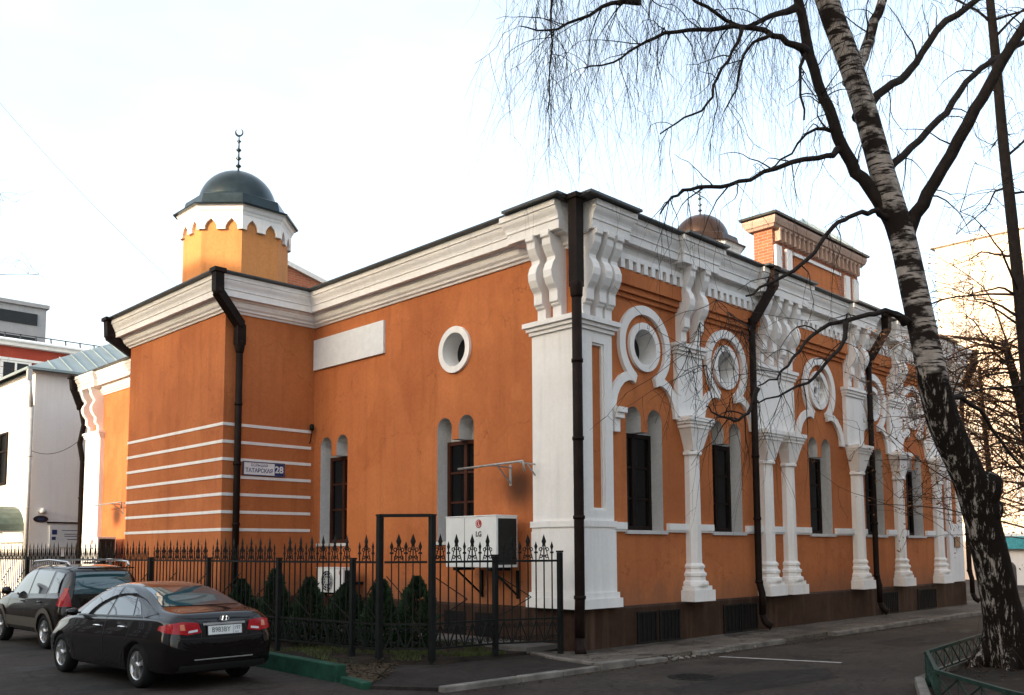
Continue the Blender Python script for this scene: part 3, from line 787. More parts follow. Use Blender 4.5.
for k in range(20000):
    y = .5+rnd.random()**1.8*9; x = rnd.uniform(lawn_edge(y)+.05, -.95)
    if math.sin(x*3.1+y*1.7)+math.sin(y*2.3-x*4) < -.5+rnd.random()*.6: continue
    z = lawn_h(x, y)-.01; h = rnd.uniform(.03, .09); a = rnd.uniform(0, PI); lx, ly = rnd.uniform(-.03, .03), rnd.uniform(-.03, .03)
    c, s_ = math.cos(a)*.006, math.sin(a)*.006
    m.add([(x-c, y-s_, z), (x+c, y+s_, z), (x+lx, y+ly, z+h)], [(0, 1, 2)])
tag(m.build('grass', 'grass_green', recalc=False), kind='stuff')
m = MB()
for k in range(2600):
    t = rnd.random()
    if t < .55: x, y, z = rnd.uniform(-4.6, -3.2), rnd.uniform(-.5, 1.9), .08
    elif t < .8: x, y, z = rnd.uniform(-3.8, -1.0), rnd.uniform(.5, 4), .14
    else: x, y, z = rnd.uniform(.6, 6.5), rnd.uniform(-8.0, -5.6), .13
    if z == .08 and (y > (x+4.8)*1.0-.35+.35 and False): continue
    if z == .08 and not (x > -4.75+(y+.6)*.15 and y > x*1.02+4.2-.0 - .1): continue
    a = rnd.uniform(0, 2*PI); r = rnd.uniform(.012, .035); q = rnd.uniform(-.5, .5)
    c, s_ = math.cos(a), math.sin(a)
    m.add([(x-c*r, y-s_*r, z), (x+s_*r*.6, y-c*r*.6, z+q*r+.008), (x+c*r, y+s_*r, z+.004), (x-s_*r*.6, y+c*r*.6, z+.012)], [(0, 1, 2, 3)])
tag(m.build('leaves', 'leaf_litter', recalc=False), kind='stuff')

# ---- kerbs
def kerb(name, pts, w, z0, z1, mat, gap=.012, ln=.95, jit=.0, skip=()):
    m = MB(); k = 0
    for a, b in zip(pts, pts[1:]):
        a, b = V((*a, 0)), V((*b, 0)); L = (b-a).length; n = max(1, round(L/ln)); d = (b-a)/n; t = d.normalized()
        for i in range(n):
            k += 1
            if k in skip: continue
            p, q = a+d*i+t*gap, a+d*(i+1)-t*gap
            dz = rnd.uniform(-jit, jit); dy = rnd.uniform(-jit, jit)*.7; s_ = V((-t.y, t.x, 0))*dy
            m.bar((p.x+s_.x, p.y+s_.y, (z0+z1)/2+dz), (q.x+s_.x, q.y+s_.y, (z0+z1)/2+dz), w, z1-z0)
    o = m.build(name, mat, bevel=.015); tag(o, kind='structure'); return o
kerb('kerb', [(-4.36, -1.50), (-3.0, -1.53), (-1.35, -1.56)], .14, -.1, .075, 'kerb_stone', jit=.012)
kerb('kerb', [(-1.30, -1.50), (.30, -1.56), (1.3, -1.50), (3.1, -1.52), (5.2, -1.52), (19.5, -1.62)], .17, -.1, .09, 'kerb_stone', jit=.022, skip=(3, 7, 8))
kerb('kerb', [(-.72, .42), (-1.0, -.35), (-1.15, -1.30)], .10, -.1, .085, 'kerb_stone', jit=.01)
kerb('kerb', [(-4.70, .22), (-4.52, 3.3), (-4.45, 9.0), (-4.4, 20)], .16, -.1, .235, 'kerb_green', ln=3.0, gap=.006)
kerb('kerb', [(-4.86, -.62), (-4.72, .12)], .14, -.1, .095, 'kerb_green', ln=1.2)
m = MB()      # rubble where the kerb has broken away
for k in range(60):
    x = rnd.uniform(.2, 3.2); y = -1.52+rnd.gauss(0, .11); r = rnd.uniform(.015, .05)
    m.lathe([(r*.6, -.01), (r, r*.35), (r*.5, r*.8)], (x, y, .005), 5, 0, False, rot=rnd.random()*3)
tag(m.build('rubble', 'kerb_stone'), kind='stuff')
for k, pl in enumerate(([(-9.5, -3.0), (-7.6, -3.3), (-6.9, -2.2), (-7.2, -.9), (-9.2, -1.1)], [(-2.6, -4.1), (.4, -4.5), (1.2, -3.9), (.1, -3.3), (-2.2, -3.4)], [(5.0, -3.6), (9.0, -3.9), (9.4, -2.9), (5.3, -2.7)])):
    sheet('road_patch', pl, .004, 'asphalt_patch')
m = MB()      # grit and dead leaves swept against the kerb
for k in range(1500):
    x = rnd.uniform(-4.2, 12); y = -1.66-abs(rnd.gauss(0, .10)); a = rnd.uniform(0, 6.28); r = rnd.uniform(.006, .022); c, s_ = math.cos(a)*r, math.sin(a)*r
    m.add([(x-c, y-s_, .004), (x+s_*.6, y-c*.6, .004+r*.5), (x+c, y+s_, .006), (x-s_*.6, y+c*.6, .008)], [(0, 1, 2, 3)])
tag(m.build('litter', 'leaf_litter', recalc=False), kind='stuff')
m = MB(); m.add([(1.36, -1.90, .004), (1.46, -1.90, .004), (2.05, -3.74, .004), (1.95, -3.76, .004)], [(0, 1, 2, 3)])
tag(m.build('road_marking', 'paint_line'), kind='structure')
m = MB(); m.lathe([(.36, .0), (.36, .008), (.30, .010), (.29, .006), (0.02, .006)], (-.96, -2.99, 0), 32, 0, False)
for k in range(-3, 4):
    L = math.sqrt(max(0, .26**2-(k*.075)**2)); m.box(-.96-L, -.96+L, -2.99+k*.075-.015, -2.99+k*.075+.015, .006, .012)
tag(m.build('manhole_cover', 'iron'), 'round cast iron manhole cover set in the asphalt in front of the kerb', 'manhole cover')

# ================================================================== wrought iron fence
def scroll(m, p, t, r, s_, turns=1.15, mi=0, w=.017):
    """a C-scroll in the plane of the fence; p start, t along direction"""
    pts = []
    for i in range(9):
        a = 2*PI*turns*i/8; rr = r*(1-.55*i/8)
        pts.append((p[0]+t[0]*s_*(r-rr*math.cos(a)), p[1]+t[1]*s_*(r-rr*math.cos(a)), p[2]+rr*math.sin(a)))
    m.tube(pts, w*.5, 4, mi, False)
ZR, ZM, ZB = 1.62, .66, .28
def fence_panel(a, b, parent, z=0., phase=0, fine=True, sp=.155):
    """one bay between posts: rails, pickets with spear heads, scroll frieze, chevron braces, lattice foot"""
    a, b = V(a), V(b); d = b-a; L = d.length; t = d.normalized(); m = MB(); d3 = V((t.x, t.y, 0)); n3 = V((-t.y, t.x, 0))
    P = lambda s_, zz, o=0.: (a.x+t.x*s_+n3.x*o, a.y+t.y*s_+n3.y*o, zz+z)
    for zz, h in ((ZR, .035), (ZM, .03), (ZB, .03), (ZR+.005+.0, .0)):
        if h: m.bar(P(0, zz), P(L, zz), .022, h)
    n = max(2, round(L/sp)); st = L/n
    for i in range(1, n):
        s_ = st*i; tall = (i+phase) % 2 == 0
        m.bar(P(s_, ZB), P(s_, ZR+(.27 if tall else .20)), .018, .018, up=d3)
        zt = ZR+(.27 if tall else .20); hh = .18 if tall else .13; w = .044 if tall else .030
        # spear head
        m.add([P(s_-w*.35, zt-.02), P(s_-w, zt+hh*.3), P(s_, zt+hh), P(s_+w, zt+hh*.3), P(s_+w*.35, zt-.02), P(s_, zt+hh*.3, .012), P(s_, zt+hh*.3, -.012)],
              [(0, 1, 5), (1, 2, 5), (2, 3, 5), (3, 4, 5), (4, 0, 5), (1, 0, 6), (2, 1, 6), (3, 2, 6), (4, 3, 6), (0, 4, 6)])
        if tall:
            # slanting brace bars forming a narrow lyre with curled ends
            for q in (-1, 1):
                m.tube([P(s_+q*st*.62, ZR+.02), P(s_+q*st*.40, ZR+.13), P(s_+q*st*.12, ZR+.28)], .010, 4, 0, False)
                if fine:
                    scroll(m, P(s_+q*st*.10, ZR+.07), d3, .034, q); scroll(m, P(s_+q*st*.14, ZR+.19), d3, .038, q)
        elif not tall:
            m.bar(P(s_-.03, ZR+.14), P(s_+.03, ZR+.14), .012, .03)
    # chevrons through the middle field
    k = max(1, round(L/1.3)); w = L/k
    for i in range(k):
        s0 = w*i
        m.bar(P(s0+.03, 1.40, .012), P(s0+w*.55, 1.02, .012), .012, .014); m.bar(P(s0+w*.55, 1.02, .012), P(s0+w*.06, .72, .012), .012, .014)
    # lattice foot
    n2 = max(2, round(L/.30)); q = L/n2
    for i in range(n2):
        m.bar(P(q*i+.02, ZB+.02, .006), P(q*(i+.5), ZM-.03, .006), .016, .026); m.bar(P(q*(i+.5), ZM-.03, -.006), P(q*(i+1)-.02, ZB+.02, -.006), .012, .02)
        if fine: 
            scroll(m, P(q*(i+.5), ZB+.07), d3, .045, 1); scroll(m, P(q*(i+.5), ZB+.07), d3, .045, -1); scroll(m, P(q*i+.02, ZM-.10), d3, .04, 1); scroll(m, P(q*(i+1)-.02, ZM-.10), d3, .04, -1)
    return m.build('panel', 'iron', parent, recalc=False)
def post(p, parent, z0=.0, z1=1.68, w=.075, mat='iron', name='post'):
    m = MB(); m.box(p[0]-w/2, p[0]+w/2, p[1]-w/2, p[1]+w/2, z0, z1); m.box(p[0]-w/2-.008, p[0]+w/2+.008, p[1]-w/2-.008, p[1]+w/2+.008, z1+.001, z1+.03)
    return m.build(name, mat, parent)
GL, GR, P3, P4 = (-3.38, 1.15), (-2.80, .57), (-1.58, .42), (-.50, -.03)
f1 = empty('iron_fence', (0, 0, 0), 0, 'short iron fence with spear heads from the garden gate to the mosque corner', 'fence')
fence_panel(GR, P3, f1, 0, 1); fence_panel(P3, P4, f1, 0, 0)
post(P3, f1, .1, 1.70); post(P4, f1, .03, 1.76)
f2 = empty('iron_fence', (0, 0, 0), 0, 'long iron fence with spear heads behind the parked cars, left of the gate', 'fence')
pts = [GL, (-3.46, 1.76), (-3.64, 3.72), (-3.68, 6.25), (-3.70, 8.85), (-3.72, 11.45), (-3.74, 14.05), (-3.76, 16.65), (-3.78, 19.3), (-3.8, 22.0), (-3.8, 24.6)]
for i, (a, b) in enumerate(zip(pts, pts[1:])): fence_panel(a, b, f2, 0, i % 2, fine=i < 4)
for p in pts[1:]: post(p, f2, .05, 1.66)
gate = empty('garden_gate', (0, 0, 0), 0, 'narrow iron garden gate under a tall plain portal frame of two posts', 'gate')
post(GL, gate, 0, 2.34, .085, 'iron', 'gate_post'); post(GR, gate, 0, 2.34, .085, 'iron', 'gate_post')
m = MB(); m.bar((*GL, 2.35), (*GR, 2.35), .07, .05); m.build('lintel', 'iron', gate)
g_ = fence_panel(V(GL)+(V(GR)-V(GL))*.09, V(GL)+(V(GR)-V(GL))*.91, gate, 0, 0, True, .115); g_.name = 'gate_leaf'

# ================================================================== evergreen shrubs
def thuja(p, h, r, label, seed):
    rr = random.Random(seed); t = empty('thuja_shrub', (p[0], p[1], lawn_h(*p)-.03), rr.random()*6, label, 'shrub', 'clipped evergreen shrubs behind the fence')
    m = MB(); m.tube([(0, 0, -.05), (0, 0, h*.3), (.01, 0, h*.85)], [.035, .03, .008], 6); m.build('trunk', 'twig_brown', t)
    m = MB()
    for k in range(5200):
        u = rr.random(); z = h*(.03+.97*u); pr = r*(math.sin(min(1, (1.02-u)*1.15)*PI/2)**.8)*(1-.25*math.exp(-u*9))
        a = rr.uniform(0, 2*PI); lump = 1+.17*math.sin(a*2+z*7+seed)+.13*math.sin(a*5-z*12+seed*2)+.12*math.sin(z*21+a+seed)+rr.gauss(0, .07)
        q = pr*lump*math.sqrt(rr.uniform(.35, 1))
        c = V((q*math.cos(a), q*math.sin(a), z)); out = V((math.cos(a), math.sin(a), .9)).normalized()
        s_ = rr.uniform(.025, .06); side = out.cross(V((rr.uniform(-1, 1), rr.uniform(-1, 1), rr.uniform(-1, 1)))).normalized()
        m.add([c-side*s_*.5, c+out*s_*.5+side*s_*.25, c+out*s_*1.5, c+out*s_*.4-side*s_*.6], [(0, 1, 2, 3)])
    m.build('crown', 'thuja_green', t, recalc=False)
SH = [((-2.98, 4.95), 1.34, .29, 'slim pointed evergreen shrub just right of the black saloon tail'),
      ((-2.68, 4.25), 1.22, .33, 'dark conical evergreen shrub just left of the small fan unit'),
      ((-2.38, 3.50), 1.10, .37, 'broad evergreen shrub between the small fan unit and the gate'),
      ((-2.22, 2.68), 1.22, .34, 'dark rounded evergreen shrub behind the tall gate post nearer the cars'),
      ((-1.80, 2.20), 1.27, .35, 'dense evergreen shrub behind the other tall gate post, last of the row'),
      ((-3.0, 6.2), 1.1, .32, 'low evergreen shrub at the foot of the annex drainpipe behind the saloon'),]
for i, s_ in enumerate(SH): thuja(*s_, 11+i)

# ================================================================== air conditioners
def air_unit(x0, x1, y0, y1, z0, z1, label, big=True):
    """outdoor unit hung on the courtyard front; white front towards -x"""
    t = empty('air_conditioner', (x1, (y0+y1)/2, z0), 0, label, 'air conditioner', 'outdoor air conditioner units')
    t_ = lambda x, y, z: (x-x1, y-(y0+y1)/2, z-z0)
    m = MB(); m.box(x0, x1, y0, y1, z0+.03, z1, 0, t_)
    m.box(x0-.012, x1+.006, y0-.008, y1+.008, z1-.012, z1+.012, 0, t_)
    m.build('casing', 'ac_white', t, bevel=.012)
    m = MB()
    # coil grille on the end and slats
    m.box(x0+.05, x1-.03, y0-.006, y0-.002, z0+.08, z1-.05, 0, t_)
    nsl = 16
    for k in range(nsl):
        z = z0+.09+(z1-z0-.16)*k/nsl; m.box(x0+.05, x1-.03, y0-.012, y0-.0065, z, z+.012, 0, t_)
    m.build('coil_grille', 'ac_dark', t)
    m = MB()
    fy, fz, fr = (y0+y1)/2+.12*(1 if big else .6), (z0+z1)/2, min((z1-z0)*.40, (y1-y0)*.36)
    if not big:
        F = lambda u, v, d: t_(x0-d, u, v)
        ring(m, F, fy, fz, fr*.02, fr, .002, .004, 28); o = m.build('fan_opening', 'ac_dark', t)
        m = MB()
        for r in (.3, .55, .8, 1.0): ring(m, F, fy, fz, fr*r-.006, fr*r, .008, .018, 28)
        for k in range(8): m.bar(F(fy, fz, .012), F(fy+fr*math.cos(k*PI/4), fz+fr*math.sin(k*PI/4), .012), .008, .008)
        m.build('fan_guard', 'ac_white', o)
    else:
        F = lambda u, v, d: t_(x0-d, u, v)
        m.box(y0+(y1-y0)*.61, y0+(y1-y0)*.614, z0+.05, z1-.03, .001, .004, 0, F); m.build('panel_seam', 'ac_dark', t)
    # red disc and letters
    F = lambda u, v, d: t_(x0-.002-d, (ly-u), v)
    ly, lz, s_ = (y0+(y1-y0)*.33, z1-.14, 1.) if big else (y0+.09, z1-.10, .62)
    m = MB(); m.prism(circle(0, lz, .078*s_, 24), F, .001, .005, 0); q = m.build('logo_disc', 'sign_red', t)
    m = MB(); ring(m, F, 0, lz, .050*s_, .058*s_, .006, .008, 24, 60, 340); m.box(-.006*s_, .006*s_, lz-.03*s_, lz+.03*s_, .006, .008, 0, F); m.box(.006*s_, .03*s_, lz-.03*s_, lz-.02*s_, .006, .008, 0, F)
    m.build('logo_mark', 'ac_white', q)
    if big:
        m = MB(); m.text('LG', .13, lambda u, v, d: F(u, v+lz-.19, d), 0, bold=.004); m.build('lettering', 'ink_black', t)
    m = MB()
    for y in (y0+.2, y1-.2):
        m.box(x0+.02, x1-.002, y-.02, y+.02, z0-.03, z0+.028, 0, t_); m.bar(t_(x0+.10, y, z0-.02), t_(-.02, y, z0-.5), .03, .03); m.box(-.045, -.002, y-.02, y+.02, z0-.55, z0-.032, 0, t_)
    if not big: m.box(x1, -.002, y0+.1, y0+.2, z0+.2, z0+.26, 0, t_)
    m.build('wall_bracket', 'iron', t)
    return t
air_unit(-.76, -.22, 1.26, 2.63, 1.46, 2.42, 'big white air conditioner with red disc hung below the arched window by the corner')
air_unit(-.62, -.28, 6.22, 7.25, .86, 1.43, 'small white air conditioner with round fan guard low behind the evergreen shrubs', big=False)
air_unit(-.86, -.28, 19.5, 20.85, 1.45, 2.27, 'distant white air conditioner on the far wall beyond the annex')
def awning_rail(y0, y1, z, label):
    t = empty('awning_rail', (0, (y0+y1)/2, z), 0, label, 'wall rail')
    T = lambda p: (p[0], p[1]-(y0+y1)/2, p[2]-z)
    m = MB(); m.tube([T((-.52, y1, z-.02)), T((-.50, (y0+y1)/2, z)), T((-.48, y0, z+.02)), T((-.47, y0-.02, z-.16))], .022, 8); m.build('bar', 'steel_grey', t)
    for y in ((y0+y1)/2-.05, y0+.05):
        m = MB(); m.bar(T((0, y, z-.02)), T((-.5, y, z-.004)), .025, .025); m.bar(T((0, y, z-.32)), T((-.32, y, z-.03)), .02, .02); m.box(-.012, -.002, y-.03-(y0+y1)/2, y+.03-(y0+y1)/2, -.36, .04); m.build('bracket_arm', 'steel_grey', t)
awning_rail(.85, 2.55, 3.36, 'thin bent metal rail on wall brackets above the big white air conditioner')
awning_rail(18.7, 20.7, 3.35, 'thin metal rail on the far wall beyond the annex corner')

# ---- street sign on the annex
t = empty('street_sign', (-1.325, AY0, 3.68), 0, 'small white street name plate with blue number square on the banded annex wall', 'street sign')
FS = lambda u, v, d: (u, -d, v)
m = MB(); m.box(-.51, .51, -.14, .14, .02, .035, 0, FS); m.build('plate', 'sign_white', t)
m = MB(); 
for p in ((-.53, .53, .14, .158), (-.53, .53, -.158, -.14), (-.53, -.51, -.14, .14), (.51, .53, -.14, .14)): m.box(*p, .018, .045, 0, FS)
m.build('frame', 'sign_blue', t)
m = MB(); m.box(.27, .505, -.135, .135, .036, .040, 0, FS); b_ = m.build('number_square', 'sign_blue', t)
m = MB(); m.text('28', .22, lambda u, v, d: FS(u+.388, v-.005, .041), 0, bold=.006); m.build('digits', 'sign_white', b_)
m = MB(); m.text('БОЛЬШАЯ', .085, lambda u, v, d: FS(u-.12, v+.075, .036), 0, bold=.001); m.text('ТАТАРСКАЯ', .125, lambda u, v, d: FS(u*.92-.12, v-.045, .036), 0, bold=.003)
m.build('lettering', 'ink_blue', t)
# little lamp bracket where annex meets the hall
t = empty('wall_lamp', (-.12, AY0, 4.62), 0, 'tiny dark wall lamp on a curved arm in the angle beside the annex', 'wall lamp')
m = MB(); m.tube([(0, -.01, -.25), (0, -.06, -.2), (0, -.10, -.02), (0, -.11, .06)], .014, 6); m.build('arm', 'iron', t)
m = MB(); m.lathe([(.03, .05), (.06, .08), (.055, .18), (.03, .21)], (0, -.11, 0), 12); m.build('lamp_head', 'iron', t)
# name plate near the far end of the street front
t = empty('wall_plaque', (17.3, -.1, 1.98), 0, 'small bronze plaque on the last white pier of the street front', 'plaque')
m = MB(); m.box(-.22, .22, -.16, .16, .002, .03, 0, FS); m.build('plate', 'dome_copper', t)
# ================================================================== cars
def interp(tab, s):
    for (a, b) in zip(tab, tab[1:]):
        if s <= b[0]:
            t = 0 if b[0] == a[0] else max(0, (s-a[0])/(b[0]-a[0])); t = t*t*(3-2*t)*.35 + t*.65
            return [p+(q-p)*t for p, q in zip(a[1:], b[1:])]
    return list(tab[-1][1:])
def eval_mesh(ob):
    dg = bpy.context.evaluated_depsgraph_get(); dg.update()
    return bpy.data.meshes.new_from_object(ob.evaluated_get(dg))
def car_shell(tab, axles, arch_r, W):
    """loft of cross sections, smoothed, wheel arches cut out; tab rows: s, zb, zt, zbelt, w, wb, wt"""
    S = [r[0] for r in tab]; P = []; F = []
    for s in S:
        zb, zt, zl, w, wb, wt = interp(tab, s)
        hh = zl-zb
        half = [(0, zb), (w*.62, zb), (w*.90, zb+.015), (w*.965, zb+.07), (w*.985, zb+hh*.30), (w, zb+hh*.52), (w*.998, zb+hh*.72), (wb+.012, zl-.07), (wb, zl-.015), (wb-.022, zl+.012)]
        top = zt-zl
        half += [(wb-.04+(wt-wb+.04)*.5, zl+top*.48), (wt, zl+top*.80), (wt-.07, zl+top*.945), (wt*.55, zt-.004), (0, zt)]
        ring_ = [(x, z) for x, z in half] + [(-x, z) for x, z in reversed(half[1:-1])]
        P += [(x, s, z) for x, z in ring_]
    n = len(P)//len(S)
    for i in range(len(S)-1):
        for j in range(n): F.append((i*n+j, i*n+(j+1) % n, (i+1)*n+(j+1) % n, (i+1)*n+j))
    F += [tuple(range(n)), tuple(reversed(range((len(S)-1)*n, len(S)*n)))]
    me = bpy.data.meshes.new('shell'); me.from_pydata(P, [], F); 
    bm = bmesh.new(); bm.from_mesh(me); bmesh.ops.recalc_face_normals(bm, faces=bm.faces); bm.to_mesh(me); bm.free()
    ob = bpy.data.objects.new('shell', me); COL.objects.link(ob)
    sb = ob.modifiers.new('s', 'SUBSURF'); sb.levels = 2; sb.render_levels = 2
    solid = eval_mesh(ob); bpy.data.objects.remove(ob)
    tree = BVHTree.FromPolygons([v.co.copy() for v in solid.vertices], [tuple(p.vertices) for p in solid.polygons])
    ob = bpy.data.objects.new('shell', solid); COL.objects.link(ob)
    cutters = []
    for y in axles:
        for sx in (-1, 1):
            c = MB(); c.lathe([(arch_r, .50), (arch_r, 1.2)], (0, y, .315), 40, 0, False, axis='x')
            if sx < 0: c.v = [(-x, yy, z) for x, yy, z in c.v]
            co = c.build('cut', 'black_plastic'); cutters.append(co)
            b = ob.modifiers.new('b', 'BOOLEAN'); b.operation = 'DIFFERENCE'; b.object = co; b.solver = 'EXACT'
    cut = eval_mesh(ob); bpy.data.objects.remove(ob)
    for c in cutters: bpy.data.objects.remove(c)
    return cut, tree
def fill_grid(poly, step):
    """poly (u,v) -> fine triangles"""
    bm = bmesh.new(); vs_ = [bm.verts.new((p[0], p[1], 0)) for p in poly]; bm.faces.new(vs_)
    us = [p[0] for p in poly]; vv = [p[1] for p in poly]
    for a, lo, hi in ((0, min(us), max(us)), (1, min(vv), max(vv))):
        k = int((hi-lo)/step)
        for i in range(1, k+1):
            co = [0, 0, 0]; no = [0, 0, 0]; co[a] = lo+(hi-lo)*i/(k+1); no[a] = 1
            bmesh.ops.bisect_plane(bm, geom=bm.verts[:]+bm.edges[:]+bm.faces[:], plane_co=co, plane_no=no)
    bm.verts.index_update()
    r = [(v.co.x, v.co.y) for v in bm.verts], [[v.index for v in f.verts] for f in bm.faces]
    bm.free(); return r
def patch(mb, tree, poly, view, off=.004, step=.05, mi=0, thick=.012):
    """lay a panel over the shell: view 'L','R' (u=y,v=z), 'B','F' (u=x,v=z), 'T' (u=x,v=y)"""
    pv, pf = fill_grid(poly, step); out = []; ok = []
    for u, v in pv:
        o, d = {'L': (V((-3, u, v)), V((1, 0, 0))), 'R': (V((3, u, v)), V((-1, 0, 0))), 'B': (V((u, -3, v)), V((0, 1, 0))), 'F': (V((u, 9, v)), V((0, -1, 0))), 'T': (V((u, v, 5)), V((0, 0, -1)))}[view]
        h, nn, _, _ = tree.ray_cast(o, d)
        if h is None: ok.append(False); out.append(V((0, 0, 0))); continue
        if nn.dot(d) > 0: nn = -nn
        ok.append(True); out.append(h+nn*off)
    fs = [f for f in pf if all(ok[i] for i in f)]
    mb.add(out, fs, mi, True)
def wheel(x, y, r, parent, side, spokes=5, w=.20):
    t = MB()
    t.lathe([(r*.66, -w/2+.01), (r*.80, -w/2), (r*.94, -w/2+.012), (r, -w/2+.045), (r, w/2-.045), (r*.94, w/2-.012), (r*.80, w/2), (r*.66, w/2-.01), (r*.66, -w/2+.01)], (0, 0, 0), 40, 0, True, axis='x', cap=False)
    o = t.build('wheel', 'rubber', parent, loc=(x, y, r))
    m = MB(); xs = side*(w/2-.015)
    def AXF(rr, a, dx): return (xs+side*dx, rr*math.cos(a), rr*math.sin(a))
    m.lathe([(q_, d_*side) for q_, d_ in ((r*.68, -.07), (r*.68, .0), (r*.645, .006), (r*.60, -.012), (r*.58, -.07))], (xs, 0, 0), 36, 0, True, axis='x', cap=False)
    for k in range(spokes):
        a = 2*PI*k/spokes+.3
        P = [AXF(r*.12, a-.55, -.012), AXF(r*.12, a+.55, -.012), AXF(r*.61, a+.22, -.004), AXF(r*.61, a-.22, -.004), AXF(r*.12, a-.55, -.05), AXF(r*.12, a+.55, -.05), AXF(r*.61, a+.22, -.05), AXF(r*.61, a-.22, -.05)]
        m.add(P, [(0, 1, 2, 3), (0, 4, 5, 1), (1, 5, 6, 2), (2, 6, 7, 3), (3, 7, 4, 0), (7, 6, 5, 4)])
    m.lathe([(q_, d_*side) for q_, d_ in ((r*.17, -.03), (r*.17, .004), (r*.10, .012), (.005, .013))], (xs, 0, 0), 16, 0, True, axis='x')
    m.build('rim', 'alloy', o)
    m = MB(); m.lathe([(r*.67, -.075*side), (r*.67, -.068*side), (.01, -.068*side)], (xs, 0, 0), 24, 0, False, axis='x'); m.build('brake_disc', 'black_plastic', o)
def mirror(poly): return [(-u, v) for u, v in reversed(poly)]
def shell_part(mesh, name, mat, parent):
    mesh.materials.clear(); mesh.materials.append(MATS[mat]); mesh.materials.append(MATS['black_plastic'])
    mesh.polygons.foreach_set('use_smooth', [True]*len(mesh.polygons))
    o = bpy.data.objects.new(name, mesh); COL.objects.link(o); o.parent = parent; return o
def seam(mb, tree, line, view, w=.006, off=.0025):
    for a, b in zip(line, line[1:]):
        t = V((b[0]-a[0], b[1]-a[1])).normalized(); nn = V((-t.y, t.x))*w
        patch(mb, tree, [(a[0]-nn.x, a[1]-nn.y), (b[0]-nn.x, b[1]-nn.y), (b[0]+nn.x, b[1]+nn.y), (a[0]+nn.x, a[1]+nn.y)], view, off, .06)
def plate(parent, x, y, z, body, region, tilt=.12):
    P = lambda u, v, d: (x+u, y-d+v*tilt, z+v)
    m = MB(); m.box(-.265, .265, -.062, .062, 0, .012, 0, P); o = m.build('number_plate', 'plate_white', parent)
    m = MB(); m.text(body, .098, lambda u, v, d: P(u*.93-.062, v, .014), 0, bold=.0005); m.text(region, .072, lambda u, v, d: P(u+.195, v+.015, .014), 0, bold=.0005); m.text('RUS', .032, lambda u, v, d: P(u+.185, v-.042, .014), 0)
    m.build('lettering', 'ink_black', o)
    m = MB(); 
    for p in ((-.275, .275, -.072, -.062), (-.275, .275, .062, .072), (-.275, -.265, -.062, .062), (.265, .275, -.062, .062), (.128, .132, -.06, .06)): m.box(*p, -.002, .0135, 0, P)
    m.build('plate_frame', 'black_plastic', o)
def oval_badge(parent, x, y, z, s_=1.):
    P = lambda u, v, d: (x+u, y-d+v*.25, z+v)
    m = MB(); n = 28; q = []
    for i in range(n):
        t = 2*PI*i/n
        for k in (.78, 1.0): q.append(P(.078*s_*k*math.cos(t), .042*s_*k*math.sin(t), .012))
    m.add(q, [(i*2, ((i+1) % n)*2, ((i+1) % n)*2+1, i*2+1) for i in range(n)])
    for a, b in (((-.040, -.030), (-.018, .030)), ((.018, -.030), (.040, .030)), ((-.028, -.006), (.030, .008))): m.bar(P(a[0]*s_, a[1]*s_, .012), P(b[0]*s_, b[1]*s_, .012), .014*s_, .006)
    m.build('badge', 'chrome', parent)

